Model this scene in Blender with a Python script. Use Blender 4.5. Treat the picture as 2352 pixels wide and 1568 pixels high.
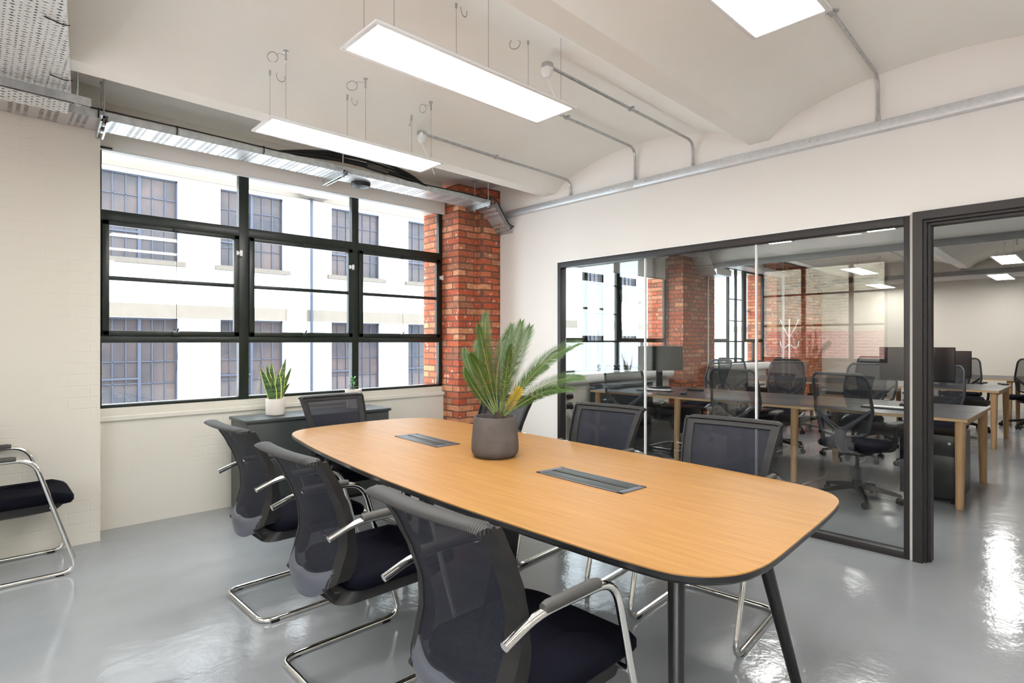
import bpy, bmesh, math, random
from mathutils import Vector, Matrix
PI = math.pi
S = bpy.context.scene
for o in list(bpy.data.objects): bpy.data.objects.remove(o)
C = S.collection

# ------------------------------------------------------------------ camera, world, sun, exposure
cam = bpy.data.cameras.new('camera'); cam.lens = 20.0; cam.sensor_width = 36.0
cam.clip_start = 0.05; cam.clip_end = 300
camo = bpy.data.objects.new('camera', cam); C.objects.link(camo)
camo.location = (0, 0, 1.35); camo.rotation_euler = (PI/2, 0, math.radians(-43.5))
S.camera = camo
S.view_settings.view_transform = 'Standard'; S.view_settings.look = 'None'
S.view_settings.gamma = 1.0; S.view_settings.use_curve_mapping = False
S.view_settings.exposure = 0.50
W = bpy.data.worlds.new('sky'); S.world = W; W.use_nodes = True
wn = W.node_tree.nodes; wn['Background'].inputs[0].default_value = (0.80, 0.90, 1.0, 1); wn['Background'].inputs[1].default_value = 8.6
sun = bpy.data.lights.new('sun', 'SUN'); sun.energy = 2.5; sun.angle = math.radians(3); sun.color = (1.0, 0.95, 0.88)
suno = bpy.data.objects.new('sun', sun); C.objects.link(suno)
suno.rotation_euler = (math.radians(42), 0, math.radians(28))
LAMP = 19.5          # strength of every LED panel in the place
S.cycles.transparent_max_bounces = 24

# ------------------------------------------------------------------ material helpers
class NT:
    def __init__(s, name):
        s.m = bpy.data.materials.new(name); s.m.use_nodes = True
        s.t = s.m.node_tree; s.n = s.t.nodes; s.b = s.n['Principled BSDF']; s.out = s.n['Material Output']
    def node(s, typ, **kw):
        n = s.n.new(typ)
        for k, v in kw.items(): setattr(n, k, v)
        return n
    def link(s, a, b): s.t.links.new(a, b)
    def put(s, sock, v):
        if hasattr(v, 'links') or hasattr(v, 'is_output'): s.link(v, sock)
        else: sock.default_value = v
    def math(s, op, a, b=None, c=None):
        n = s.node('ShaderNodeMath', operation=op); s.put(n.inputs[0], a)
        if b is not None: s.put(n.inputs[1], b)
        if c is not None: s.put(n.inputs[2], c)
        return n.outputs[0]
    def obj(s): return s.node('ShaderNodeTexCoord').outputs['Object']
    def xyz(s, v):
        n = s.node('ShaderNodeSeparateXYZ'); s.link(v, n.inputs[0]); return n.outputs
    def comb(s, x, y, z):
        n = s.node('ShaderNodeCombineXYZ'); s.put(n.inputs[0], x); s.put(n.inputs[1], y); s.put(n.inputs[2], z); return n.outputs[0]
    def noise(s, vec, scale, detail=3, rough=.5):
        n = s.node('ShaderNodeTexNoise'); n.inputs['Scale'].default_value = scale
        n.inputs['Detail'].default_value = detail; n.inputs['Roughness'].default_value = rough
        if vec is not None: s.link(vec, n.inputs['Vector'])
        return n.outputs['Fac']
    def ramp(s, fac, stops):
        n = s.node('ShaderNodeValToRGB'); s.link(fac, n.inputs[0]); e = n.color_ramp.elements
        while len(e) < len(stops): e.new(.5)
        for i, (p, c) in enumerate(stops): e[i].position = p; e[i].color = (*c, 1)
        return n.outputs[0]
    def scale(s, vec, sc):
        n = s.node('ShaderNodeMapping'); n.inputs['Scale'].default_value = sc; s.link(vec, n.inputs[0]); return n.outputs[0]
    def bump(s, h, strength, dist=.01):
        n = s.node('ShaderNodeBump'); n.inputs['Strength'].default_value = strength; n.inputs['Distance'].default_value = dist
        s.link(h, n.inputs['Height']); s.link(n.outputs[0], s.b.inputs['Normal']); return n
    def set(s, col=None, rough=None, metal=None, spec=None):
        if col is not None: s.b.inputs['Base Color'].default_value = (*col, 1)
        if rough is not None: s.b.inputs['Roughness'].default_value = rough
        if metal is not None: s.b.inputs['Metallic'].default_value = metal
        if spec is not None: s.b.inputs['Specular IOR Level'].default_value = spec
        return s
    def cut(s, hole):       # hole: 1 where one sees through
        tr = s.node('ShaderNodeBsdfTransparent'); mx = s.node('ShaderNodeMixShader')
        s.put(mx.inputs[0], hole); s.link(s.b.outputs[0], mx.inputs[1]); s.link(tr.outputs[0], mx.inputs[2])
        s.link(mx.outputs[0], s.out.inputs[0])

def srgb(r, g, b):
    f = lambda c: (c/255/12.92) if c/255 <= .04045 else ((c/255+.055)/1.055)**2.4
    return (f(r), f(g), f(b))
def plain(name, col, rough=.5, metal=0., spec=.5, mott=.06, sc=9, bump=0., dist=.002):
    t = NT(name).set(col, rough, metal, spec)
    v = t.obj(); f = t.noise(v, sc, 4)
    t.link(t.ramp(f, [(.3, tuple(c*(1-mott) for c in col)), (.7, tuple(min(1, c*(1+mott)) for c in col))]), t.b.inputs['Base Color'])
    if bump: t.bump(t.noise(v, sc*8, 3), bump, dist)
    return t.m

M = {}
M['plaster'] = plain('smooth_plaster', (.81, .775, .73), .75, spec=.25, mott=.012, sc=1.5, bump=.08, dist=.002)
M['ceiling'] = plain('painted_vault', (.93, .90, .835), .8, spec=.2, mott=.02, sc=2.2, bump=.25, dist=.004)
def painted_brick():
    t = NT('painted_brick').set((.69, .65, .57), .55, spec=.35); v = t.obj(); x = t.xyz(v)
    u = t.math('ADD', x[0], x[1])
    wob = t.noise(v, 2.2, 4)
    z = t.math('ADD', x[2], t.math('MULTIPLY', wob, .03))
    br = t.node('ShaderNodeTexBrick'); t.link(t.comb(u, z, 0.), br.inputs['Vector'])
    for k, a in (('Scale', 1.), ('Brick Width', .23), ('Row Height', .076), ('Mortar Size', .006), ('Mortar Smooth', .6)): br.inputs[k].default_value = a
    n1 = t.noise(v, 9, 5, .6); n2 = t.noise(v, 1.3, 2)
    fac = t.math('MULTIPLY', br.outputs['Fac'], t.math('GREATER_THAN', n2, .52))
    h = t.math('SUBTRACT', t.math('MULTIPLY', n1, 1.0), t.math('MULTIPLY', fac, .55))
    t.bump(h, .28, .008); return t.m
M['painted_brick'] = painted_brick()
def red_brick(name, cols, mortar, rowh=.075, bw=.225, size=.011, bumps=.7):
    t = NT(name).set(None, .8, spec=.25); v = t.obj(); x = t.xyz(v)
    wob = t.math('MULTIPLY', t.math('SUBTRACT', t.noise(v, 7, 3), .5), .014)
    u = t.math('ADD', t.math('ADD', x[0], x[1]), wob); z = t.math('ADD', x[2], wob)
    vec = t.comb(u, z, 0.)
    br = t.node('ShaderNodeTexBrick'); t.link(vec, br.inputs['Vector'])
    for k, a in (('Scale', 1.), ('Brick Width', bw), ('Row Height', rowh), ('Mortar Size', size), ('Mortar Smooth', .3), ('Bias', 0.)): br.inputs[k].default_value = a
    br.inputs['Color1'].default_value = (0, 0, 0, 1); br.inputs['Color2'].default_value = (1, 1, 1, 1); br.inputs['Mortar'].default_value = (.5, .5, .5, 1)
    sep = t.node('ShaderNodeSeparateColor'); t.link(br.outputs['Color'], sep.inputs[0])
    base = t.ramp(sep.outputs[0], [(i/(len(cols)-1), c) for i, c in enumerate(cols)])
    n = t.noise(v, 26, 5, .65)
    chips = t.math('GREATER_THAN', t.noise(v, 17, 4, .6), .635)
    mx = t.node('ShaderNodeMix', data_type='RGBA', blend_type='MULTIPLY'); mx.inputs[0].default_value = .75
    t.link(base, mx.inputs[6]); t.link(t.ramp(n, [(.3, (.55, .5, .5)), (.6, (1.1, 1.05, 1.0))]), mx.inputs[7])
    m2 = t.node('ShaderNodeMix', data_type='RGBA'); t.link(t.math('MULTIPLY', chips, .55), m2.inputs[0]); t.link(mx.outputs[2], m2.inputs[6]); m2.inputs[7].default_value = (.80, .62, .50, 1)
    m3 = t.node('ShaderNodeMix', data_type='RGBA'); t.link(br.outputs['Fac'], m3.inputs[0]); t.link(m2.outputs[2], m3.inputs[6]); m3.inputs[7].default_value = (*mortar, 1)
    t.link(m3.outputs[2], t.b.inputs['Base Color'])
    t.bump(t.math('SUBTRACT', t.math('MULTIPLY', n, .4), br.outputs['Fac']), bumps, .012)
    return t.m
M['brick'] = red_brick('red_brick', [(.40, .09, .045), (.52, .15, .07), (.44, .085, .04), (.66, .30, .16), (.27, .10, .06), (.56, .14, .065)], (.17, .085, .06), rowh=.068, bw=.215, size=.008, bumps=.9)
M['outer_brick'] = red_brick('outer_red_brick', [(.5, .2, .16), (.55, .2, .15), (.48, .17, .14)], (.5, .42, .38), bumps=.3)
M['stock_brick'] = red_brick('yellow_stock_brick', [(.62, .5, .28), (.5, .42, .3), (.70, .6, .4), (.45, .35, .25)], (.62, .58, .5), bumps=.3)
def white_brick():
    t = NT('white_painted_brick').set((.62, .62, .63), .7, spec=.2); v = t.obj(); x = t.xyz(v)
    br = t.node('ShaderNodeTexBrick'); t.link(t.comb(t.math('ADD', x[0], x[1]), x[2], 0.), br.inputs['Vector'])
    for k, a in (('Scale', 1.), ('Brick Width', .225), ('Row Height', .075), ('Mortar Size', .006)): br.inputs[k].default_value = a
    t.bump(t.math('SUBTRACT', 1., br.outputs['Fac']), .25, .005); return t.m
M['white_brick'] = white_brick()
def floor_mat():
    t = NT('grey_resin_floor').set((.28, .29, .30), .14, spec=.5); v = t.obj()
    n = t.noise(v, .9, 4, .6); n2 = t.noise(v, 6, 4, .6); n3 = t.noise(v, 60, 2)
    t.link(t.ramp(n, [(.3, (.27, .278, .295)), (.7, (.335, .345, .362))]), t.b.inputs['Base Color'])
    t.link(t.math('ADD', .06, t.math('MULTIPLY', n2, .12)), t.b.inputs['Roughness'])
    h = t.math('ADD', t.math('MULTIPLY', n2, .8), t.math('MULTIPLY', n3, .08)); t.bump(h, .30, .01)
    return t.m
M['floor'] = floor_mat()
def wood(name, dark, light, sc=(26, 1.3, 26), rough=.32):
    t = NT(name).set(None, rough, spec=.33); v = t.obj()
    n = t.noise(t.scale(v, sc), 2.2, 6, .65); n2 = t.noise(t.scale(v, (sc[0]*4, sc[1]*1.6, sc[2]*4)), 3., 3, .6)
    f = t.math('ADD', t.math('MULTIPLY', n, .7), t.math('MULTIPLY', n2, .3))
    t.link(t.ramp(f, [(.34, dark), (.52, tuple((a+b)/2 for a, b in zip(dark, light))), (.68, light)]), t.b.inputs['Base Color'])
    t.bump(f, .05, .002); return t.m
M['oak'] = wood('oak_veneer', (.31, .147, .037), (.435, .230, .072), rough=.42)
M['leg_wood'] = wood('pale_oak_leg', (.46, .27, .13), (.60, .38, .20), (14, 14, 1.2), .45)
M['desk_edge'] = wood('plywood_edge', (.55, .36, .19), (.68, .47, .27), (3, 3, 40), .5)
M['desk_top'] = plain('dark_desk_laminate', (.035, .034, .036), .32, mott=.1)
M['black'] = plain('black_plastic', (.015, .014, .014), .55, spec=.35, mott=.12, sc=30)
M['black_soft'] = plain('dark_rubber', (.055, .052, .048), .55, mott=.1)
M['satin_black'] = plain('satin_black_steel', (.012, .012, .013), .30, mott=.1)
M['slate_plastic'] = plain('slate_plastic', (.088, .093, .120), .36, mott=.05)
M['dark_slate'] = plain('dark_slate_plastic', (.024, .026, .032), .45, mott=.05)
M['grey_trunk'] = plain('dull_grey_trunking', (.26, .26, .255), .5, .3, mott=.1)
M['seat_fabric'] = plain('black_seat_fabric', (.0045, .0045, .009), .9, spec=.08, mott=.25, sc=300, bump=.3, dist=.001)
M['chrome'] = plain('chrome', (.86, .85, .82), .06, 1., mott=.01)
M['steel'] = plain('galvanised_steel', (.50, .51, .51), .34, .85, mott=.16, sc=24)
M['bright_steel'] = plain('brushed_steel', (.66, .68, .70), .36, .6, mott=.06, sc=40)
M['wire'] = plain('steel_wire', (.35, .34, .32), .4, .9)
M['frame_black'] = plain('dark_bronze_frame', (.018, .015, .015), .45, mott=.08)
M['window_green'] = plain('dark_green_steel', (.012, .018, .014), .32, mott=.2, sc=18)
M['facade_blue'] = plain('navy_steel', (.022, .03, .055), .5)
M['stone'] = plain('pale_stone', (.128, .108, .088), .8, mott=.06, sc=5)
M['sill_stone'] = plain('weathered_sill_stone', (.095, .080, .066), .8, mott=.15, sc=20)
M['white'] = plain('white_enamel', (.82, .81, .79), .4, mott=.01)
M['white_plastic'] = plain('white_plastic', (.80, .80, .78), .35, mott=.02)
M['charcoal_steel'] = plain('charcoal_cabinet', (.040, .046, .044), .42, mott=.06)
M['blue_steel'] = plain('slate_blue_cabinet', (.05, .065, .085), .5, mott=.06)
M['pot_grey'] = plain('grey_clay', (.105, .090, .085), .8, spec=.2, mott=.14, sc=14, bump=.2)
M['pot_cream'] = plain('cream_ceramic', (.66, .60, .55), .6, mott=.03, sc=20)
M['soil'] = plain('soil', (.05, .03, .02), .95, mott=.4, sc=60, bump=.5)
M['frond'] = plain('cycad_green', (.045, .095, .014), .42, mott=.3, sc=14)
M['frond_yellow'] = plain('yellowing_frond', (.55, .42, .04), .5, mott=.3, sc=14)
M['stem_green'] = plain('pale_green_stem', (.16, .22, .05), .5)
def snake():
    t = NT('snake_leaf_green').set(None, .4); v = t.obj()
    n = t.noise(t.scale(v, (6, 6, 55)), 1.6, 3)
    t.link(t.ramp(n, [(.40, (.018, .05, .02)), (.60, (.10, .19, .06))]), t.b.inputs['Base Color']); return t.m
M['snake'] = snake()
M['snake_edge'] = plain('yellow_leaf_margin', (.62, .62, .16), .45)
M['leaf_bright'] = plain('bright_leaf', (.07, .30, .06), .35, mott=.2)
M['paper_orange'] = plain('pale_timber', (.62, .42, .24), .6)
M['screen'] = plain('monitor_screen', (.012, .012, .014), .12, mott=.05)
M['banner'] = plain('banner_grey', (.16, .17, .20), .6)
M['banner_yellow'] = plain('banner_yellow', (.75, .58, .22), .6)
M['asphalt'] = plain('asphalt', (.25, .25, .25), .9)
M['room_dark'] = plain('dim_interior', (.30, .27, .27), .9, mott=.25, sc=1.1)
M['coax'] = plain('black_cable', (.010, .010, .010), .45)
def emis(name, col, s):
    t = NT(name); t.set((.9, .9, .88), .4)
    t.b.inputs['Emission Color'].default_value = (*col, 1); t.b.inputs['Emission Strength'].default_value = s
    return t.m
M['led'] = emis('led_diffuser', (1.0, .985, .955), LAMP)
def glass(name, tint=(.97, .98, .97), k=1.0):
    t = NT(name); tr = t.node('ShaderNodeBsdfTransparent'); tr.inputs[0].default_value = (*tint, 1)
    gl = t.node('ShaderNodeBsdfGlossy'); gl.inputs['Roughness'].default_value = 0.0
    g = t.node('ShaderNodeNewGeometry'); dp = t.node('ShaderNodeVectorMath', operation='DOT_PRODUCT')
    t.link(g.outputs['Incoming'], dp.inputs[0]); t.link(g.outputs['Normal'], dp.inputs[1])
    fr = t.math('ADD', .04, t.math('MULTIPLY', .96, t.math('POWER', t.math('SUBTRACT', 1., t.math('ABSOLUTE', dp.outputs['Value'])), 5.)))
    mx = t.node('ShaderNodeMixShader'); t.link(t.math('MULTIPLY', fr, k), mx.inputs[0])
    t.link(tr.outputs[0], mx.inputs[1]); t.link(gl.outputs[0], mx.inputs[2]); t.link(mx.outputs[0], t.out.inputs[0])
    return t.m
M['glass'] = glass('window_glass'); M['partition_glass'] = glass('partition_glass', (.955, .968, .96), 1.7)
def far_glass():
    t = NT('reflective_glass').set((.19, .21, .25), .08, spec=.16); v = t.obj()
    t.link(t.ramp(t.noise(v, .8, 4, .6), [(.3, (.022, .026, .035)), (.5, (.055, .047, .050)), (.7, (.085, .062, .058))]), t.b.inputs['Base Color'])
    return t.m
M['far_glass'] = far_glass()
def fabric_mesh(name, col, open_, per=.0042, diag=True):
    t = NT(name).set(col, .6, spec=.25); x = t.xyz(t.obj())
    if diag: a = t.math('ADD', t.math('MULTIPLY', x[0], .62), x[2])
    else: a = x[2]
    s1 = t.math('GREATER_THAN', t.math('FRACT', t.math('MULTIPLY', a, 1/per)), .5)
    s2 = t.math('GREATER_THAN', t.math('FRACT', t.math('MULTIPLY', x[0], 1/per)), .22)
    t.cut(t.math('MULTIPLY', t.math('MULTIPLY', s1, s2), open_)); return t.m
def ribbed():
    t = NT('ribbed_back_roll').set(None, .55, spec=.3); x = t.xyz(t.obj())
    f = t.math('SINE', t.math('MULTIPLY', t.math('ADD', x[0], t.math('MULTIPLY', x[1], .5)), 2*PI/.0062)); f = t.math('ADD', .5, t.math('MULTIPLY', f, .5))
    t.link(t.ramp(f, [(.3, (.012, .012, .013)), (.75, (.055, .051, .048))]), t.b.inputs['Base Color']); return t.m
M['ribbed'] = ribbed()
M['mesh_fabric'] = fabric_mesh('open_weave_mesh', (.013, .014, .024), .34)
M['task_mesh'] = fabric_mesh('task_chair_mesh', (.022, .023, .028), .9, .0030)
def slots(name, per_u, per_v, wu, wv, group, col=(.60, .61, .61), vert=False):
    t = NT(name).set(col, .38, .45); x = t.xyz(t.obj()); u, v = x[0], x[1]
    if vert: v = x[2]
    fu = t.math('FRACT', t.math('MULTIPLY', u, 1/per_u)); fv = t.math('FRACT', t.math('MULTIPLY', v, 1/per_v))
    a = t.math('LESS_THAN', fu, wu); b = t.math('LESS_THAN', fv, wv)
    g = t.math('LESS_THAN', t.math('FRACT', t.math('MULTIPLY', u, 1/group)), .66)
    t.cut(t.math('MULTIPLY', t.math('MULTIPLY', a, b), g)); return t.m
M['tray_slots'] = slots('slotted_tray_steel', .036, .031, .55, .34, .150, (.55, .55, .545))
def dots():
    t = NT('perforated_tray_steel').set((.74, .77, .78), .38, .4); x = t.xyz(t.obj())
    def ax(c, off, p): return t.math('ABSOLUTE', t.math('SUBTRACT', t.math('FRACT', t.math('ADD', t.math('MULTIPLY', c, 1/p), off)), .5))
    def sq(ox, oy, r=.0045): return t.math('LESS_THAN', t.math('MAXIMUM', t.math('MULTIPLY', ax(x[0], ox, .05), .05), t.math('MULTIPLY', ax(x[1], oy, .028), .028)), r)
    def lens(ox, oy): return t.math('LESS_THAN', t.math('ADD', t.math('MULTIPLY', t.math('POWER', t.math('MULTIPLY', ax(x[0], ox, .10), .10/.013), 2.), 1.), t.math('MULTIPLY', ax(x[1], oy, .056), .056/.0042)), 1.)
    h = t.math('MAXIMUM', t.math('MAXIMUM', sq(0, 0), sq(.5, .5)), t.math('MAXIMUM', lens(.25, .25), lens(.75, .75)))
    t.cut(h); return t.m
M['tray_dots'] = dots()

# ------------------------------------------------------------------ mesh helpers
class MB:
    def __init__(s): s.v = []; s.f = []; s.mi = []
    def add(s, vs, fs, mat=None, mi=0):
        k = len(s.v)
        s.v += [tuple(mat @ Vector(p)) if mat else tuple(p) for p in vs]
        s.f += [tuple(i+k for i in f) for f in fs]; s.mi += [mi]*len(fs); return s
    def box(s, c, d, rz=0, bev=0, mat=None, mi=0):
        m = Matrix.Translation(c) @ Matrix.Rotation(rz, 4, 'Z')
        if mat: m = mat @ m
        if bev:
            bm = bmesh.new(); bmesh.ops.create_cube(bm, size=1)
            for q in bm.verts: q.co = Vector((q.co.x*d[0], q.co.y*d[1], q.co.z*d[2]))
            bmesh.ops.bevel(bm, geom=bm.edges[:], offset=bev, segments=2, affect='EDGES', profile=.5)
            bm.verts.index_update()
            s.add([q.co.copy() for q in bm.verts], [[q.index for q in f.verts] for f in bm.faces], m, mi); bm.free(); return s
        x, y, z = d[0]/2, d[1]/2, d[2]/2
        vs = [(-x,-y,-z),(x,-y,-z),(x,y,-z),(-x,y,-z),(-x,-y,z),(x,-y,z),(x,y,z),(-x,y,z)]
        return s.add(vs, [(0,3,2,1),(4,5,6,7),(0,1,5,4),(1,2,6,5),(2,3,7,6),(3,0,4,7)], m, mi)
    def bb(s, x0, x1, y0, y1, z0, z1, bev=0, mi=0):
        return s.box(((x0+x1)/2, (y0+y1)/2, (z0+z1)/2), (abs(x1-x0), abs(y1-y0), abs(z1-z0)), 0, bev, None, mi)
    def tube(s, pts, r, n=10, cap=True, closed=False, mat=None, radii=None, mi=0):
        P = [Vector(p) for p in pts]; N = len(P); rings = []
        up = None
        for i, p in enumerate(P):
            a = P[(i-1) % N] if (i > 0 or closed) else p; b = P[(i+1) % N] if (i < N-1 or closed) else p
            t = (b-a).normalized()
            if up is None:
                up = Vector((0, 0, 1)) if abs(t.z) < .9 else Vector((1, 0, 0))
            sd = t.cross(up).normalized(); up = sd.cross(t).normalized()
            rr = radii[i] if radii else r
            rings.append([p + sd*math.cos(2*PI*k/n)*rr + up*math.sin(2*PI*k/n)*rr for k in range(n)])
        vs = [q for R_ in rings for q in R_]; fs = []
        for i in range(N if closed else N-1):
            for k in range(n):
                a = i*n+k; b = i*n+(k+1) % n; j = (i+1) % N
                fs.append((a, b, j*n+(k+1) % n, j*n+k))
        if cap and not closed:
            fs.append(tuple(range(n-1, -1, -1))); fs.append(tuple((N-1)*n+k for k in range(n)))
        return s.add(vs, fs, mat, mi)
    def lathe(s, prof, n=28, c=(0,0,0), mat=None, mi=0):
        vs = []; fs = []
        for (r, z) in prof:
            for k in range(n):
                a = 2*PI*k/n; vs.append((c[0]+r*math.cos(a), c[1]+r*math.sin(a), c[2]+z))
        for i in range(len(prof)-1):
            for k in range(n):
                a = i*n+k; b = i*n+(k+1) % n; fs.append((a, b, b+n, a+n))
        fs.append(tuple(range(n-1, -1, -1))); fs.append(tuple((len(prof)-1)*n+k for k in range(n)))
        return s.add(vs, fs, mat, mi)
    def prism(s, poly, z0, z1, mat=None, mi=0):
        n = len(poly); vs = [(p[0], p[1], z0) for p in poly]+[(p[0], p[1], z1) for p in poly]
        fs = [tuple(range(n-1, -1, -1)), tuple(range(n, 2*n))]+[(i, (i+1) % n, n+(i+1) % n, n+i) for i in range(n)]
        return s.add(vs, fs, mat, mi)
    def loft(s, rings, cap=True, mat=None, mi=0):
        n = len(rings[0]); vs = [p for r in rings for p in r]; fs = []
        for i in range(len(rings)-1):
            for k in range(n):
                a = i*n+k; b = i*n+(k+1) % n; fs.append((a, b, b+n, a+n))
        if cap: fs.append(tuple(range(n-1, -1, -1))); fs.append(tuple((len(rings)-1)*n+k for k in range(n)))
        return s.add(vs, fs, mat, mi)
    def grid(s, fn, nu, nv, thick=None, mi=0):    # fn(i/nu, j/nv) -> (point, normal)
        top = []; bot = []
        for j in range(nv+1):
            for i in range(nu+1):
                p, q = fn(i/nu, j/nv); top.append(Vector(p))
                if thick: bot.append(Vector(p)+Vector(q)*thick)
        w = nu+1; fs = [(j*w+i, j*w+i+1, (j+1)*w+i+1, (j+1)*w+i) for j in range(nv) for i in range(nu)]
        if not thick: return s.add(top, fs, None, mi)
        K = len(top); f2 = [tuple(K+a for a in reversed(f)) for f in fs]
        edge = [i for i in range(nu+1)]+[j*w+nu for j in range(1, nv+1)]+[nv*w+i for i in range(nu-1, -1, -1)]+[j*w for j in range(nv-1, 0, -1)]
        f3 = [(edge[(i+1) % len(edge)], edge[i], K+edge[i], K+edge[(i+1) % len(edge)]) for i in range(len(edge))]
        return s.add(top+bot, fs+f2+f3, None, mi)
    def make(s, name, mats, parent=None, smooth=35, loc=None):
        me = bpy.data.meshes.new(name); me.from_pydata(s.v, [], s.f)
        if not isinstance(mats, (list, tuple)): mats = [mats]
        for m in mats: me.materials.append(M[m] if isinstance(m, str) else m)
        me.polygons.foreach_set('material_index', s.mi)
        bm = bmesh.new(); bm.from_mesh(me); bmesh.ops.recalc_face_normals(bm, faces=bm.faces); bm.to_mesh(me); bm.free()
        if smooth:
            me.polygons.foreach_set('use_smooth', [True]*len(me.polygons)); me.set_sharp_from_angle(angle=math.radians(smooth))
        me.update()
        o = bpy.data.objects.new(name, me); C.objects.link(o)
        if parent: o.parent = parent
        if loc: o.location = loc
        return o

def fillet(pts, r, n=6, closed=False):
    P = [Vector(p) for p in pts]; out = []; N = len(P)
    for i, p in enumerate(P):
        if not closed and i in (0, N-1): out.append(p); continue
        a = (P[(i-1) % N]-p); b = (P[(i+1) % N]-p)
        rr = r[i] if isinstance(r, (list, tuple)) else r
        d = min(rr, a.length*.48, b.length*.48); A = p+a.normalized()*d; B = p+b.normalized()*d
        for k in range(n+1):
            t = k/n; out.append(A*(1-t)**2+p*2*t*(1-t)+B*t*t)
    return out
def rrect(w, h, r, n=6, cx=0, cy=0):
    out = []
    for (sx, sy, a0) in ((1, 1, 0), (-1, 1, 90), (-1, -1, 180), (1, -1, 270)):
        for k in range(n+1):
            a = math.radians(a0+90*k/n); out.append((cx+sx*(w/2-r)+r*math.cos(a), cy+sy*(h/2-r)+r*math.sin(a)))
    return out

def tag(o, label, cat, group=None, kind=None):
    o['label'] = label; o['category'] = cat
    if group: o['group'] = group
    if kind: o['kind'] = kind
    return o
def thing(name, label, cat, loc=(0,0,0), rz=0, group=None):
    o = bpy.data.objects.new(name, None); C.objects.link(o); o.location = loc; o.rotation_euler = (0, 0, rz)
    o.empty_display_size = .1
    return tag(o, label, cat, group)
def struct(mb, name, mats, parent=None, smooth=None):
    o = mb.make(name, mats, parent, smooth)
    if not parent: o['kind'] = 'structure'
    return o
def dup(root, loc=None, rz=None, label=None, group=None, scale=None):
    def cp(o, par):
        c = o.copy(); C.objects.link(c)
        if par: c.parent = par
        for ch in [q for q in kids.get(o.name, [])]: cp(ch, c)
        return c
    kids = {}
    for q in list(bpy.data.objects):
        if q.parent: kids.setdefault(q.parent.name, []).append(q)
    r = cp(root, None)
    if loc is not None: r.location = loc
    if rz is not None: r.rotation_euler = (0, 0, rz)
    if label: r['label'] = label
    if group: r['group'] = group
    if scale: r.scale = (scale,)*3
    return r

# ------------------------------------------------------------------ the room shell
XP, YW = 4.21, 4.98            # partition plane, window plane
XL, XF, YB = -1.6, 14.6, -4.2  # left wall, far wall, back wall
struct(MB().bb(XL-.3, XF+.3, YB-.3, 5.33, -.2, 0), 'floor', 'floor')

def ceiling():
    prof = []                                   # (y, z) seen from below, from back to window
    pitch = 2.095
    for k in range(-4, 1):
        y0 = 3.80+pitch*k; y1 = y0+.165
        prof += [(y0, 2.822), (y0+.008, 2.814), (y1-.008, 2.814), (y1, 2.822)]
        a, b = y1, y0+pitch
        n = 14; rise = .222
        for i in range(1, n):
            t = i/n; yy = a+(b-a)*t
            if yy > 5.30: break
            prof.append((yy, 2.85+rise*(1-(2*t-1)**2)**.82 if 0 < t < 1 else 2.822))
    prof = [p for p in prof if p[0] > YB-.4]
    mb = MB(); n = len(prof); xs = [XL-.3, XF+.3]
    vs = []
    for x in xs:
        sh = .024*(x-4.21)
        vs += [(x, y+sh, z) for y, z in prof]+[(x, y+sh, 3.35) for y, z in prof]
    fs = []
    for i in range(n-1):
        fs.append((i, i+1, 2*n+i+1, 2*n+i)); fs.append((n+i, 3*n+i, 3*n+i+1, n+i+1))
        fs.append((i, n+i, n+i+1, i+1)); fs.append((2*n+i, 2*n+i+1, 3*n+i+1, 3*n+i))
    fs.append((0, 2*n, 3*n, n)); fs.append((n-1, 2*n-1, 4*n-1, 3*n-1))
    mb.add(vs, fs); struct(mb, 'ceiling', 'ceiling', smooth=30)
ceiling()
# window wall: dado under the windows, piers, lintel
w = MB(); w.bb(.63, 3.69, 4.965, 5.33, 0, .80); w.bb(.63, 3.69, 4.985, 5.33, .80, .868); w.bb(.63, 3.76, 4.945, 4.97, .775, .812, .006)
w.bb(XL-.3, .63, 4.72, 5.33, 0, 3.1)
w.bb(.63, 3.69, 4.985, 5.33, 2.76, 3.1)
struct(w, 'wall_window', 'painted_brick')
w = MB()
w.bb(4.30, 8.2, 4.93, 5.33, 0, .88); w.bb(9.22, XF, 4.93, 5.33, 0, .88)
w.bb(4.30, 8.2, 4.985, 5.33, 2.76, 3.1); w.bb(9.22, XF, 4.985, 5.33, 2.76, 3.1)
struct(w, 'wall_office', 'painted_brick')
def pier(name, x0, x1, y1, bull, xb):
    w = MB()
    if bull:
        w.bb(x0, xb, y1, 5.33, 0, 3.0)
        r = .055; ys = y1-.075; poly = [(xb-.0, 5.30), (xb-.0, ys+r)]
        for k in range(1, 9):
            a = PI+PI/2*k/8; poly.append((xb-.0+r+r*math.cos(a), ys+r+r*math.sin(a)))
        poly += [(x1, ys), (x1, 5.30)]
        w.prism(poly, 0, 3.0)
    else: w.bb(x0, x1, y1, 5.33, 0, 3.0)
    return struct(w, name, 'brick')
pier('wall_brick_pier', 3.69, 4.22, 4.70, True, 3.945)
pier('wall_office_corner', 4.33, 4.70, 4.70, False, 0)
pier('wall_office_pier', 8.18, 9.22, 4.68, False, 0)
pier('wall_far_pier', 11.95, XF, 4.72, False, 0)
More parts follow.
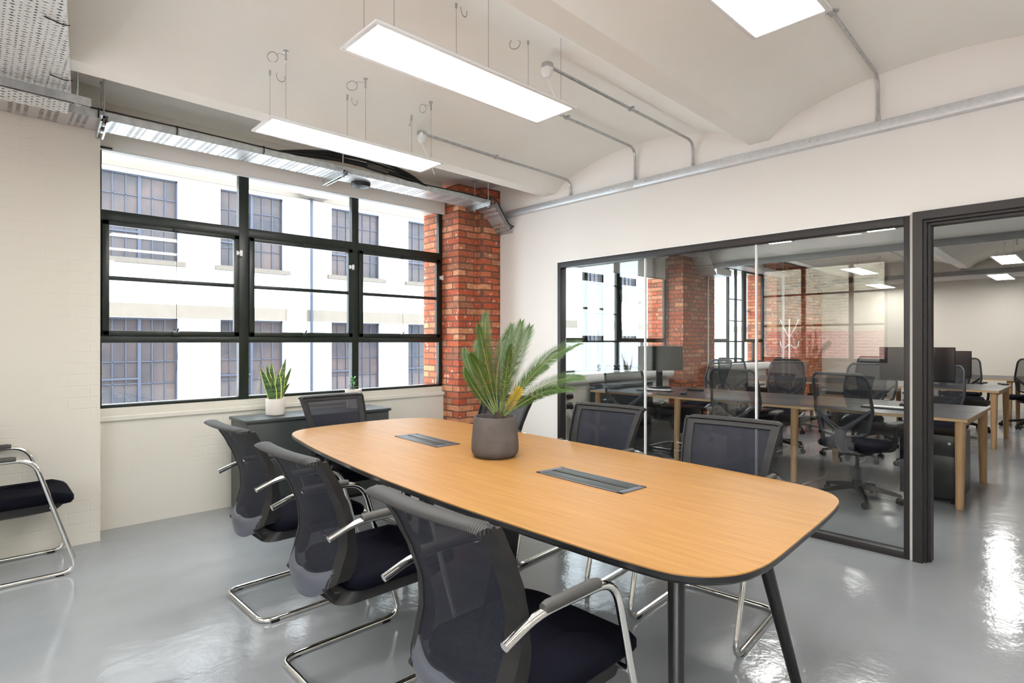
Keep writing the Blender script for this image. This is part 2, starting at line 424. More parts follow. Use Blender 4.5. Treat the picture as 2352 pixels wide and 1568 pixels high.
# other walls
struct(MB().bb(XF, XF+.2, YB, 5.33, 0, 3.1), 'wall_far', 'painted_brick')
struct(MB().bb(XL, XF, YB-.2, YB, 0, 3.1), 'wall_back', 'plaster')
w = MB(); LY0, LY1, LZ0, LZ1 = 2.35, 4.30, 1.02, 2.62
w.bb(XL-.3, XL, YB, -3.4, 0, 3.1); w.bb(XL-.3, XL, 1.3, LY0, 0, 3.1); w.bb(XL-.3, XL, -3.4, 1.3, 0, LZ0); w.bb(XL-.3, XL, -3.4, 1.3, LZ1, 3.1); w.bb(XL-.3, XL, LY1, 4.98, 0, 3.1); w.bb(XL-.3, XL, LY0, LY1, 0, LZ0); w.bb(XL-.3, XL, LY0, LY1, LZ1, 3.1)
struct(w, 'wall_left', 'plaster')
# partition wall with glazed opening and doorway
GY0, GY1, GZ1 = .859, 3.772, 2.126
DY0, DY1, DZ = -.12, .841, 2.142
w = MB()
w.bb(4.21, 4.33, GY1, 4.99, 0, 3.08); w.bb(4.21, 4.33, GY0, GY1, GZ1, 3.08); w.bb(4.21, 4.33, DY1, GY0, 0, 3.08)
w.bb(4.21, 4.33, DY0, DY1, DZ, 3.08); w.bb(4.21, 4.33, YB, DY0, 0, 3.08)
struct(w, 'wall_partition', 'plaster')
# glazed screen in the partition
f = MB(); a, b = 4.198, 4.278
f.bb(a, b, GY0, GY0+.030, .0, GZ1, .002); f.bb(a, b, GY1-.042, GY1, 0, GZ1, .002)
f.bb(a, b, GY0+.03, GY1-.042, GZ1-.052, GZ1, .002); f.bb(a, b, GY0+.03, GY1-.042, 0, .045, .002)
scr = struct(f, 'window_4', 'frame_black', smooth=30)
ys = [GY0+.03, 1.831, 2.801, GY1-.042]
for i in range(3):
    MB().bb(4.258, 4.268, ys[i]+.002, ys[i+1]-.002, .045, GZ1-.052).make('glass_pane', 'partition_glass', scr, 0)
for y in ys[1:3]: MB().bb(4.252, 4.274, y-.006, y+.006, .045, GZ1-.052).make('glazing_joint', 'white', scr, 0)
for (y0, y1) in ((ys[0], ys[1]), (ys[1], ys[2]), (ys[2], ys[3])): pass
f = MB(); a, b = 4.186, 4.355
f.bb(a, a+.03, DY1-.05, DY1, 0, DZ-.05); f.bb(a, a+.03, DY0, DY0+.05, 0, DZ-.05); f.bb(a, a+.03, DY0, DY1, DZ-.05, DZ)
f.bb(a+.031, b, DY1-.066, DY1-.014, 0, DZ-.066); f.bb(a+.031, b, DY0+.014, DY0+.066, 0, DZ-.066); f.bb(a+.031, b, DY0+.014, DY1-.014, DZ-.066, DZ-.014)
f.bb(a+.06, b-.03, DY1-.082, DY1-.067, 0, DZ-.082); f.bb(a+.06, b-.03, DY0+.067, DY0+.082, 0, DZ-.082); f.bb(a+.06, b-.03, DY0+.067, DY1-.067, DZ-.082, DZ-.067)
struct(f, 'door_1', 'frame_black', smooth=30)
struct(MB().bb(4.195, 4.208, GY0-.006, GY1+.01, GZ1+.002, GZ1+.012), 'trim_1', 'white')
# downstand beam in the office
struct(MB().bb(8.62, 9.25, YB, 4.72, 2.60, 3.05), 'ceiling_office_beam', 'ceiling')

# ------------------------------------------------------------------ steel windows
def steel_window():
    x0, x1, z0, z1 = .645, 3.69, .868, 2.76; y = 4.985
    f = MB(); d = .05
    def bar(xa, xb, za, zb, dep=d, yo=0): f.bb(xa, xb, y+yo, y+yo+dep, za, zb, .004)
    bar(x0, x0+.03, z0, z1); bar(x1-.045, x1, z0, z1); bar(x0, x1, z0, z0+.025); bar(x0, x1, z1-.03, z1)
    ms = [(1.605, 1.685), (2.625, 2.695)]
    for a, b in ms: bar(a, b, z0, z1, .06, -.005)
    bar(x0, x1, 2.225, 2.300, .055, -.003); bar(x0, x1, 1.340, 1.392, .055, -.003)
    win = struct(f, 'window_1', 'window_green', smooth=30)
    bays = [(x0+.03, 1.605), (1.685, 2.625), (2.695, x1-.045)]
    for a, b in bays:
        s = MB()
        for q in ((a, a+.042, 1.392, 2.225), (b-.042, b, 1.392, 2.225), (a, b, 1.392, 1.43), (a, b, 2.19, 2.225)): s.bb(q[0], q[1], y-.018, y+.02, q[2], q[3], .004)
        s.bb(a+.04, b-.04, y-.006, y+.02, 1.795, 1.825, .003)
        s.make('sash', 'window_green', win, 30)
        MB().bb(a+.04, b-.04, y+.004, y+.009, 1.42, 2.2).make('pane', 'glass', win, 0)
        MB().bb(a, b, y+.02, y+.025, z0+.02, 1.345).make('pane', 'glass', win, 0)
        MB().bb(a, b, y+.02, y+.025, 2.295, z1-.025).make('pane', 'glass', win, 0)
        m = (a+b)/2
        h = MB(); h.box((m, y-.03, 1.41), (.05, .035, .03), bev=.006); h.tube([(m, y-.03, 1.42), (m+.012, y-.045, 1.45)], .006, 6)
        h.make('window_catch', 'window_green', win)
        h = MB(); h.box((m, y-.026, 2.205), (.035, .02, .04), bev=.005)
        h.tube([(m, y-.035, 2.2), (m, y-.036, 1.8), (m, y-.035, 1.44)], .0016, 5); h.tube([(m+.004, y-.03, 1.34), (m+.006, y-.032, 1.22), (m, y-.03, 1.12)], .0022, 5)
        h.make('pull_cord', 'coax', win)
    for xx, zz in ((1.60, 2.08), (2.61, 2.055), (3.66, 2.035)):
        h = MB(); h.box((xx-.012, y-.022, zz), (.016, .016, .035), bev=.003); h.box((xx+.016, y-.022, zz), (.022, .02, .05), bev=.004); h.box((xx+.005, y-.024, zz), (.03, .01, .014), bev=.002)
        h.make('window_restrictor', 'white_plastic', win)
steel_window()
def office_window(n, x0, ma, mb_, x1):
    y = 4.985; z0, z1 = .93, 2.76; f = MB()
    def bar(xa, xb, za, zb, dep=.045, yo=0): f.bb(xa, xb, y+yo, y+yo+dep, za, zb, .003)
    bar(x0, x0+.035, z0, z1); bar(x1-.035, x1, z0, z1); bar(x0, x1, z0, z0+.03); bar(x0, x1, z1-.03, z1)
    bar(ma-.025, ma+.025, z0, z1); bar(mb_-.025, mb_+.025, z0, z1); mid = (ma+mb_)/2; bar(mid-.02, mid+.02, z0, z1)
    bar(x0, x1, 1.335, 1.365)
    for z in (1.745, 2.16): bar(ma, mb_, z-.009, z+.009)
    for c in ((x0+ma)/2, (mb_+x1)/2): bar(c-.018, c+.018, z0, 1.34)
    win = struct(f, 'window_%d' % n, 'window_green', smooth=30)
    for a, b in ((x0+.035, ma-.025), (mb_+.025, x1-.035)):
        s = MB()
        s.bb(a, a+.045, y-.02, y+.01, 1.365, z1-.03, .003); s.bb(b-.045, b, y-.02, y+.01, 1.365, z1-.03, .003)
        s.bb(a, b, y-.02, y+.01, 1.365, 1.40, .003); s.bb(a, b, y-.02, y+.01, z1-.06, z1-.03, .003)
        s.make('casement', 'window_green', win, 30)
        h = MB(); m = (a+b)/2; h.tube(fillet([(a+.02, y-.03, 1.95), (a+.10, y-.05, 1.96), (a+.16, y-.06, 1.88)], .05), .008, 6); h.make('window_handle', 'window_green', win)
    MB().bb(x0+.02, x1-.02, y+.022, y+.027, z0+.02, z1-.02).make('pane', 'glass', win, 0)
office_window(2, 4.70, 6.15, 6.87, 8.18)
office_window(3, 9.22, 10.39, 11.04, 11.95)
def left_window():
    x = XL-.06; f = MB(); ym = 2.86
    def bar(ya, yb, za, zb): f.bb(x-.03, x+.03, ya, yb, za, zb, .003)
    bar(LY0, LY0+.05, LZ0, LZ1); bar(LY1-.05, LY1, LZ0, LZ1); bar(LY0, LY1, LZ0, LZ0+.06); bar(LY0, LY1, LZ1-.04, LZ1)
    bar(ym-.03, ym+.03, LZ0, LZ1); bar(3.55, 3.61, LZ0, LZ1)
    for z in (1.62, 2.14): bar(LY0, LY1, z-.015, z+.015)
    win = struct(f, 'window_5', 'frame_black')
    MB().bb(x-.003, x+.003, LY0+.04, LY1-.04, LZ0+.05, LZ1-.03).make('pane', 'glass', win, 0)
left_window()
def added_fill_window():  # unseen window added in the left wall to let in more daylight
    x = XL-.06; f = MB()
    def bar(ya, yb, za, zb): f.bb(x-.03, x+.03, ya, yb, za, zb, .003)
    for yy in (-3.4, -2.25, -1.1, .07, 1.25): bar(yy, yy+.05, LZ0, LZ1)
    for z in (LZ0, 1.62, 2.14, LZ1-.05): bar(-3.4, 1.3, z, z+.04)
    win = struct(f, 'window_6', 'frame_black')
    MB().bb(x-.003, x+.003, -3.38, 1.28, LZ0+.03, LZ1-.03).make('pane', 'glass', win, 0)
added_fill_window()

# roller blind over the big window
t = thing('roller_blind', 'cream roller blind rolled up above the large black framed window', 'blind', (2.16, 4.93, 2.71))
MB().box((0, .01, .075), (3.04, .05, .14), bev=.012).make('blind_fabric', 'pot_cream' if 0 else 'plaster', t)
MB().box((0, -.005, .006), (3.03, .022, .014), bev=.004).make('bottom_rail', 'white', t)
MB().box((-1.47, -.02, .012), (.07, .02, .012), bev=.002).make('end_clip', 'frame_black', t)
t = thing('roller_blind', 'cream roller blind in the office window beside the brick pier', 'blind', (6.45, 4.93, 2.35))
MB().box((0, .02, .19), (3.3, .012, .38)).make('blind_fabric', 'plaster', t)
MB().tube([(-1.66, .0, .38), (1.66, .0, .38)], .045, 14).make('roller', 'white', t)
MB().box((0, .02, 0), (3.3, .02, .018), bev=.003).make('bottom_rail', 'steel', t)

# ------------------------------------------------------------------ trunking and conduit
def wall_trunk(name, label, x, y0, y1, z0, z1, side=-1, mat='bright_steel'):
    t = thing(name, label, 'trunking', (x, y0, z0))
    L = y1-y0; h = z1-z0
    MB().box((side*.028, L/2, h/2), (.055, L, h), bev=.002).make('channel', mat, t)
    if mat == 'bright_steel':
        for yy in (3.03-y0, 2.05-y0+.0):
            MB().box((side*.0565, yy, h/2), (.003, .35, h+.004), bev=.001).make('joint_cover', 'bright_steel', t)
        for yy in (3.12, 3.07, 2.73, 2.68, 1.42, 1.37):
            MB().box((side*.059, yy-y0, h*.5), (.006, .012, .012), bev=.003).make('screw', 'steel', t)
    return t
wall_trunk('steel_trunking', 'long galvanised steel trunking across the cream wall above the glazed screen', 4.209, YB+.05, 4.50, 2.682, 2.745)
wall_trunk('steel_trunking', 'grey steel trunking along the office downstand beam', 8.618, YB+.05, 4.6, 2.515, 2.60, mat='grey_trunk')
wall_trunk('steel_trunking', 'grey steel trunking high on the far office wall', XF-.002, YB+.05, 4.6, 2.66, 2.78, mat='grey_trunk')
t = thing('pipe_run', 'beige painted pipe run under the trunking on the far office wall', 'pipe', (XF-.08, -4, 2.64))
MB().tube([(0, 0, 0), (0, 8.4, 0)], .05, 12).make('pipe', 'plaster', t)

def conduit(label, y, x0, ztop, zdrop, rose, yw, clips):
    t = thing('ceiling_conduit', label, 'conduit', (x0, y, ztop), group=None)
    r = .0105; xw = XP-.018
    dy = yw-y
    MB().tube(fillet([(0, 0, 0), (xw-x0, dy, 0), (xw-x0, dy, zdrop-ztop)], .09, 7), r, 10).make('tube', 'steel', t)
    MB().tube([(xw-x0, dy, zdrop-ztop), (xw-x0, dy, zdrop-ztop+.04)], .014, 10).make('coupler', 'steel', t)
    for cx in clips:
        q = MB(); q.box((cx-x0, dy*(cx-x0)/(xw-x0), .008), (.02, .055, .010), bev=.003); q.box((cx-x0, dy*(cx-x0)/(xw-x0), .0), (.022, .03, .026), bev=.004); q.make('saddle_clip', 'steel', t)
    if rose:
        MB().lathe([(.034, .0), (.036, .004), (.036, .028), (.030, .034)], 20, (-.03, 0, -.02)).make('junction_box', 'steel', t)
        MB().lathe([(.006, -.075), (.018, -.070), (.033, -.045), (.036, -.03), (.036, -.018)], 20, (-.03, 0, 0)).make('rose_cover', 'white_plastic', t)
        MB().tube([(-.03, 0, -.07), (.0, -.02, -.16), (.05, -.05, -.30)], .0035, 6).make('flex', 'white_plastic', t)
    return t
conduit('steel conduit nearest the window with white ceiling rose, dropping onto the trunking', 3.55, 2.47, 2.905, 2.745, True, 3.60, [3.20])
conduit('steel conduit emerging behind the middle lamp and dropping onto the trunking', 2.80, 2.55, 3.035, 2.745, False, 2.86, [3.25])
conduit('steel conduit from the white ceiling rose beside the big central lamp', 2.262, 2.46, 2.955, 2.745, True, 2.31, [3.30])
conduit('steel conduit on the right bay of the ceiling beside the cropped lamp', .965, 2.60, 3.040, 2.745, False, 1.025, [3.22])
t = thing('saddle_clamp', 'small steel saddle clamp on the ceiling at the top right', 'clamp', (3.24, .40, 3.045))
MB().tube(fillet([(-.05, -.03, .0), (-.03, -.02, -.004), (-.018, -.01, -.03), (.018, .01, -.03), (.03, .02, -.004), (.05, .03, 0)], .012, 4), .007, 8).make('bracket', 'steel', t)

# ------------------------------------------------------------------ LED panels
def coil(mb, c, r, ax, n=20, turns=2):
    pts = []
    for k in range(n*turns+1):
        a = 2*PI*k/n; pts.append((c[0]+r*math.cos(a)*ax[0], c[1]+r*math.cos(a)*ax[1], c[2]-r+r*math.sin(a)+.0015*k/n))
    mb.tube(pts, .0016, 5)
def led_panel(label, cx, cy, z, wires=True, grips=(), zc=2.99, group=None):
    t = thing('led_panel', label, 'ceiling light', (cx, cy, z), group=group)
    f = MB(); Lx, Ly, b = 1.195, .297, .020
    f.box((0, -Ly/2+b/2, .0), (Lx, b, .012), bev=.002); f.box((0, Ly/2-b/2, .0), (Lx, b, .012), bev=.002)
    f.box((-Lx/2+b/2, 0, .0), (b, Ly-2*b, .012), bev=.002); f.box((Lx/2-b/2, 0, .0), (b, Ly-2*b, .012), bev=.002)
    f.box((0, 0, .0075), (Lx-.01, Ly-.01, .003)); f.make('panel_frame', 'white', t)
    MB().box((0, 0, -.001), (Lx-2*b, Ly-2*b, .004)).make('diffuser', 'led', t, 0)
    for (gx, gy, ax) in grips:
        q = MB(); h = zc-z
        q.tube([(gx, gy, .006), (gx, gy, h-.05)], .0011, 5)
        q.box((gx, gy, .008), (.03, .008, .006), bev=.002); q.make('hanger_wire', 'wire', t)
        q = MB(); q.tube([(gx, gy, h-.06), (gx, gy, h-.012)], .006, 8); q.tube([(gx, gy, h-.012), (gx, gy, h)], .014, 10); q.make('wire_gripper', 'steel', t)
        q = MB(); ox, oy = ax[0]*.075, ax[1]*.075
        q.tube([(gx, gy, h-.03), (gx+ox*.5, gy+oy*.5, h-.018), (gx+ox*.8, gy+oy*.8, h-.03)], .0013, 5); coil(q, (gx+ox, gy+oy, h-.015), .030, ax); q.make('spare_wire_loop', 'wire', t)
    return t
X6 = .50
G1 = [(-X6, -.12, (1, .1)), (-X6, .12, (.6, .6)), (0, -.12, (.6, -.6)), (0, .12, (.8, .2)), (X6, -.12, (-.9, .5)), (X6, .12, (-.5, .9))]
led_panel('white hanging LED panel lit in the middle of the ceiling, largest in view', 1.722, 2.092, 2.585, True, G1, 3.045)
led_panel('white hanging LED panel lit near the window and the cable tray', 1.792, 3.345, 2.595, True, [(-X6, -.12, (-.8, .5)), (-X6, .12, (.9, .1)), (0, -.12, (-.8, .8)), (0, .12, (.8, .2)), (X6, -.12, (-.5, .6)), (X6, .12, (.4, .9))], 3.0)
led_panel('white LED panel cut off by the top edge on the right', 1.722, .862, 2.585, True, G1, 3.045)
led_panel('white LED panel over the room behind the camera', 1.0, -.60, 2.585, True, G1, 3.04)
led_panel('white LED panel over the left side of the room', -.4, 1.0, 2.585, True, G1, 3.0)
led_panel('white LED panel at the back of the room', 2.6, -1.9, 2.585, True, G1, 3.0)
for lab, x, y in (('office LED panel behind the top edge of the glazed screen', 6.60, 2.78), ('office LED panel beside the first one, close to the screen top', 6.60, 1.72), ('office LED panel just under the door head', 6.70, .86),
                  ('office LED panel beyond the downstand beam, seen through the glass', 11.1, 2.98), ('office LED panel seen through the doorway with two roses above', 11.1, 1.05),
                  ('furthest office LED panel seen through the glass', 13.7, 3.3), ('furthest office LED panel at the right edge of the doorway', 13.3, 1.35)):
    led_panel(lab, x, y, 2.56 if x < 12 else 2.50, True, [(-X6, -.1, (1, .1)), (X6, .1, (.5, .5))], 3.07)
for lab, x, y in (('left of two white ceiling roses in the office doorway view', 10.2, 1.30), ('right of two white ceiling roses in the office doorway view', 10.7, .95)):
    t = thing('ceiling_rose', lab, 'ceiling rose', (x, y, 2.98))
    MB().lathe([(.02, -.10), (.07, -.08), (.075, -.03), (.075, 0)], 20).make('cover', 'white_plastic', t)
    MB().tube(fillet([(0, 0, -.03), (.35, .0, -.03), (.35, 0, -.22)], .06), .012, 8).make('conduit', 'steel', t)
t = thing('ceiling_conduit', 'grey conduit dropping from the ceiling beyond the glass in the office', 'conduit', (11.4, 2.75, 2.98))
MB().tube(fillet([(0, 0, 0), (1.6, 0, -.01), (1.9, .05, -.25)], .15), .016, 8).make('tube', 'steel', t)

# ------------------------------------------------------------------ cable trays
def tray(name, label, x0, x1, y0, y1, z, mat):
    t = thing(name, label, 'cable tray', (x0, y0, z)); L, Wd = x1-x0, y1-y0
    MB().grid(lambda u, v: ((u*L, v*Wd, 0), (0, 0, 1)), 1, 1).make('tray_base', mat, t, 0)
    q = MB()
    for yy in (0, Wd): q.box((L/2, yy, .024), (L, .002, .05)); q.box((L/2, yy+(.006 if yy == 0 else -.006), .049), (L, .012, .002))
    q.make('tray_flange', 'steel', t); return t
tr = tray('cable_tray', 'slotted steel cable tray running above the large window', -1.5, 3.93, 4.42, 4.685, 2.765, 'tray_slots')
q = MB()
def fx(x, y, z): return (x+1.5, y-4.42, z-2.765)
q.box((1.5+.62, .07, -.002), (.05, .12, .004)); q.make('joint_plate', 'steel', tr)
t = thing('cable_tray', 'wide perforated steel cable tray at the top left corner', 'cable tray', (0, 0, 2.780))
P = [(-1.05, 1.6), (.125, 1.6), (.414, 4.13), (-.75, 4.13)]
MB().add([(p[0], p[1], 0) for p in P], [(0, 1, 2, 3)]).make('tray_base', 'tray_dots', t, 0)
q = MB()
for a, b in ((P[1], P[2]), (P[0], P[3])): q.tube([(a[0], a[1], .028), (b[0], b[1], .028)], .001, 4); q.add([(a[0], a[1], 0), (b[0], b[1], 0), (b[0], b[1], .028), (a[0], a[1], .028)], [(0, 1, 2, 3)])
q.make('tray_flange', 'white', t)
MB().add([(-.75, 4.13, 0), (.415, 4.13, 0), (.42, 4.36, -.05), (-.75, 4.36, -.05)], [(0, 1, 2, 3)]).make('tray_end_ramp', 'tray_dots', t, 0)
MB().tube(fillet([(.25, 3.25, .002), (.22, 3.20, -.012), (.30, 3.24, -.010), (.322, 3.27, .01)], .03), .003, 5).make('cable_tie', 'coax', t); MB().tube(fillet([(.32, 3.93, .002), (.29, 3.88, -.012), (.37, 3.92, -.010), (.400, 3.95, .01)], .03), .003, 5).make('cable_tie', 'coax', t)
def strut(label, a, b, rods, zt=3.03, w=.041):
    a = Vector(a); b = Vector(b); d = (b-a); L = d.length; ang = math.atan2(d.y, d.x)
    t = thing('strut_channel', label, 'bracket', a, ang)
    q = MB(); q.box((L/2, -w/2, 0), (L, .003, w)); q.box((L/2, w/2, 0), (L, .003, w)); q.box((L/2, 0, w/2), (L, w, .003))
    q.box((L/2, -w/2+.005, -w/2), (L, .010, .003)); q.box((L/2, w/2-.005, -w/2), (L, .010, .003)); q.make('channel', 'steel', t, 30)
    for k in range(int(L/.05)):
        if L < .8: MB().box((.025+k*.05, 0, w/2-.004), (.028, .013, .004), bev=.003).make('slot', 'coax', t)
    for s in rods:
        MB().tube([(s, 0, -.03), (s, 0, zt-a.z)], .005, 8).make('threaded_rod', 'steel', t)
        MB().lathe([(.011, -.034), (.011, -.024), (.016, -.024), (.016, -.021)], 12, (s, 0, 0)).make('nut', 'steel', t)
        MB().box((s, 0, zt-a.z-.004), (.06, .022, .006), bev=.002).make('ceiling_plate', 'steel', t)
strut('steel strut with rods holding the window cable tray at its left end', (.600, 4.33, 2.742), (.625, 4.72, 2.742), [.05, .18])
strut('steel strut with rod holding the middle of the window cable tray', (2.23, 4.34, 2.742), (2.25, 4.76, 2.742), [.05])
strut('steel strut holding the window cable tray beside the brick pier', (3.80, 4.30, 2.742), (3.84, 4.80, 2.742), [.06, .30])
strut('long steel strut carrying the end of the wide cable tray', (-.9, 4.03, 2.735), (.50, 4.09, 2.735), [1.34])
# bent end of the tray going through the partition
t = thing('cable_tray', 'bent end of slotted cable tray turning down beside the brick pier', 'cable tray', (3.93, 4.42, 2.765))
def ramp(u, v): return ((u*.22, v*.262, -.235*u), (0, 0, 1))
MB().grid(ramp, 1, 1).make('tray_base', 'tray_slots', t, 0)
q = MB()
for yy in (0, .262): q.add([(0, yy, 0), (.22, yy, -.235), (.27, yy, -.20), (.05, yy, .05)], [(0, 1, 2, 3)])
q.add([(.22, 0, -.235), (.278, 0, -.25), (.278, .262, -.25), (.22, .262, -.235)], [(0, 1, 2, 3)]); q.add([(.22, 0, -.235), (.278, 0, -.25), (.278, 0, -.18), (.25, 0, -.19)], [(0, 1, 2, 3)])
q.make('tray_flange', 'steel', t)
MB().tube(fillet([(-.1, -.01, .07), (.02, -.02, .06), (.10, -.02, -.05), (.20, -.02, -.17), (.27, -.02, -.19)], .05), .007, 6).make('cable', 'coax', t)
# same detail on the office side
t = thing('cable_tray', 'bent slotted cable tray on the office brick pier', 'cable tray', (7.9, 4.35, 2.70))
MB().grid(lambda u, v: ((u*.5, v*.30, 0), (0, 0, 1)), 1, 1).make('tray_base', 'tray_slots', t, 0)
MB().grid(lambda u, v: ((.5+u*.25, v*.30, -.28*u), (0, 0, 1)), 1, 1).make('tray_ramp', 'tray_slots', t, 0)
q = MB(); q.box((.25, 0, .02), (.5, .002, .05)); q.box((1.0, .0, -.22), (.5, .002, .10)); q.box((1.0, .15, -.27), (.5, .3, .003)); q.make('tray_flange', 'steel', t)
tray('cable_tray', 'slotted cable tray running over the office windows towards the pier', 4.4, 7.9, 4.35, 4.65, 2.70, 'tray_slots')
ft = tray('cable_tray', 'far slotted cable tray beyond the office brick pier', 9.3, 11.9, 4.40, 4.68, 2.66, 'tray_slots')
for xx in (.4, 2.2): MB().tube([(xx, .02, 0), (xx, .02, .44)], .005, 6).make('hanging_rod', 'steel', ft)
# cables lying in and on the trays
t = thing('cable_bundle', 'black cables added inside the window cable tray to darken its slots', 'cable', (-1.4, 4.42, 2.765))  # cable layer added as a dark backing behind the slots
for k in range(5): MB().tube([(0, .055+.036*k, .016), (1.8, .05+.036*k, .016), (3.6, .058+.036*k, .016), (5.25, .055+.036*k, .016)], .0145, 8).make('cable', 'coax', t)
t = thing('cable_bundle', 'black cables added in the wide perforated tray to darken its holes', 'cable', (0, 0, 2.780))  # dark mat of cables added so the holes read black
for k in range(9): MB().tube([(.10-.085*k, 1.62, .015), (.385-.085*k, 4.10, .015)], .013, 8).make('cable', 'coax', t)
rnd = random.Random(5)
t = thing('cable_bundle', 'slack bundle of black cables looping above the window cable tray', 'cable', (1.70, 4.43, 2.815))
for k in range(9):
    h = .07+.045*(k % 4); o1 = rnd.uniform(-.012, .03); ph = rnd.uniform(-.05, .05)
    pts = [(0, o1*.3, 0), (.25+ph, o1, .010+h*.25), (.60+ph, o1+.01, .02+h*.55), (.95, o1+.02, .01+h*.55), (1.2, o1, .0+h*.35), (1.40, o1*.3, -.015)]
    MB().tube(fillet(pts, .2, 5), .0085, 6).make('cable', 'coax', t)
MB().tube([(.78, .015, .06), (.86, .015, .052), (.98, .015, .045)], .027, 10).make('cable_sleeve', 'black_soft', t)
t = thing('cable', 'thin black cable tied along the near edge of the window tray', 'cable', (.50, 4.415, 2.817))
MB().tube([(0, 0, .004), (.6, .0, .006), (1.25, 0, .0)], .005, 6).make('cable', 'coax', t)
for xx in (.08, .52, 1.10):
    MB().tube(fillet([(xx, .02, .008), (xx, -.01, .01), (xx, -.012, -.035), (xx+.0, .01, -.05)], .01), .004, 6).make('cable_tie', 'coax', t)
t = thing('cable', 'thin black cable on the tray edge next to the brick pier', 'cable', (3.05, 4.415, 2.815))
MB().tube([(0, 0, 0), (.4, 0, .006), (.84, 0, .0), (.88, .0, -.03)], .006, 6).make('cable', 'coax', t)
t = thing('smoke_detector', 'black domed sensor hanging under the cable tray', 'sensor', (2.52, 4.62, 2.72))
MB().lathe([(.03, 0), (.075, .012), (.085, .03), (.085, .045)], 24).make('housing', 'coax', t)

# ------------------------------------------------------------------ meeting table
TOP = [(1.633,.648),(1.891,.664),(2.154,.682),(2.333,.701),(2.42,.722),(2.49,.765),(2.535,.83),(2.565,.93),(2.60,1.25),(2.632,1.75),(2.655,2.25),(2.672,2.75),(2.680,3.15),
       (2.682,3.50),(2.665,3.68),(2.61,3.79),(2.50,3.865),(2.36,3.900),(2.15,3.915),(1.92,3.91),(1.74,3.89),(1.63,3.85),(1.555,3.77),(1.508,3.66),(1.475,3.491),(1.425,3.2),(1.385,2.9),(1.345,2.5),
       (1.318,2.15),(1.305,1.75),(1.306,1.35),(1.312,1.04),(1.318,.92),(1.330,.82),(1.352,.765),(1.392,.715),(1.45,.676),(1.52,.655)]
def smooth_closed(P, n=4):
    out = []; N = len(P)
    for i in range(N):
        p0, p1, p2, p3 = [Vector(P[(i+k) % N]) for k in (-1, 0, 1, 2)]
        for k in range(n):
            t = k/n; out.append(.5*((2*p1)+(-p0+p2)*t+(2*p0-5*p1+4*p2-p3)*t*t+(-p0+3*p1-3*p2+p3)*t**3))
    return out
t = thing('meeting_table', 'long barrel shaped oak meeting table with black edge and dark splayed legs', 'table', (1.98, 2.28, 0))
poly = [(p.x-1.98, p.y-2.28) for p in smooth_closed(TOP)]
def inset(poly, d):
    out = []; n = len(poly)
    for i in range(n):
        a = Vector(poly[i-1]); b = Vector(poly[(i+1) % n]); tt = (b-a).normalized(); nn = Vector((-tt.y, tt.x)); out.append((poly[i][0]+nn.x*d, poly[i][1]+nn.y*d))
    return out
MB().prism(inset(poly, .0015), .736, .7405).make('tabletop', 'oak', t, 25)
q = MB(); q.loft([[(x, y, z) for x, y in inset(poly, d)] for d, z in ((.020, .709), (.010, .712), (.0, .722), (.0, .736), (.003, .7375))]); q.make('edge_band', 'satin_black', t, 40)
def splay(a, b, r0, r1, name='leg'):
    MB().tube([Vector(a)-Vector((1.98, 2.28, 0)), Vector(b)-Vector((1.98, 2.28, 0))], .02, 18, radii=[r0, r1]).make(name, 'satin_black', t)
splay((2.20, .97, .71), (2.33, .84, 0), .029, .020); splay((1.68, .985, .71), (1.45, .85, 0), .029, .020)
splay((2.25, 3.50, .71), (2.40, 3.66, 0), .029, .020); splay((1.75, 3.55, .71), (1.62, 3.72, 0), .029, .020)
q = MB(); q.bb(-.32, .30, -1.32, -1.26, .66, .71); q.bb(-.27, .34, 1.22, 1.28, .66, .71); q.bb(-.03, .03, -1.3, 1.25, .665, .71); q.make('under_frame', 'satin_black', t)
q = MB(); T = (.06, -.18); B = (-.07, -.16)
q.loft([[(T[0]-.035, T[1]-.02, .70), (T[0]+.035, T[1]-.02, .70), (T[0]+.035, T[1]+.02, .70), (T[0]-.035, T[1]+.02, .70)],
        [(B[0]-.085, B[1]-.02, 0), (B[0]+.075, B[1]-.02, 0), (B[0]+.075, B[1]+.02, 0), (B[0]-.085, B[1]+.02, 0)]]); q.make('centre_leg', 'satin_black', t)
q = MB(); q.loft([[(.03, .62, .70), (.09, .62, .70), (.09, .66, .70), (.03, .66, .70)], [(.02, .60, 0), (.10, .60, 0), (.10, .68, 0), (.02, .68, 0)]]); q.make('cable_riser', 'satin_black', t)
def flap(label, cx, cy, ang):
    p = thing('cable_flap_box', label, 'table power box', (cx, cy, .7405), ang)
    f = MB(); w_, l_ = .165, .50; e = .011
    f.box((-w_/2+e/2, 0, .002), (e, l_, .004), bev=.001); f.box((w_/2-e/2, 0, .002), (e, l_, .004), bev=.001)
    f.box((0, -l_/2+.014, .002), (w_, .028, .004), bev=.001); f.box((0, l_/2-.014, .002), (w_, .028, .004), bev=.001); f.make('frame', 'slate_plastic', p)
    MB().box((0, 0, .0008), (w_-.01, l_-.04, .0012)).make('slot_recess', 'coax', p)
    for s in (-1, 1): MB().box((s*.0385, 0, .0022), (.062, l_-.058, .0028), bev=.0008).make('flap', 'charcoal_steel', p)
flap('near black two-flap cable box set in the oak table', 1.974, 1.590, math.radians(-2.8))
flap('far black two-flap cable box in the oak table by the window end', 2.035, 2.916, math.radians(-3.8))

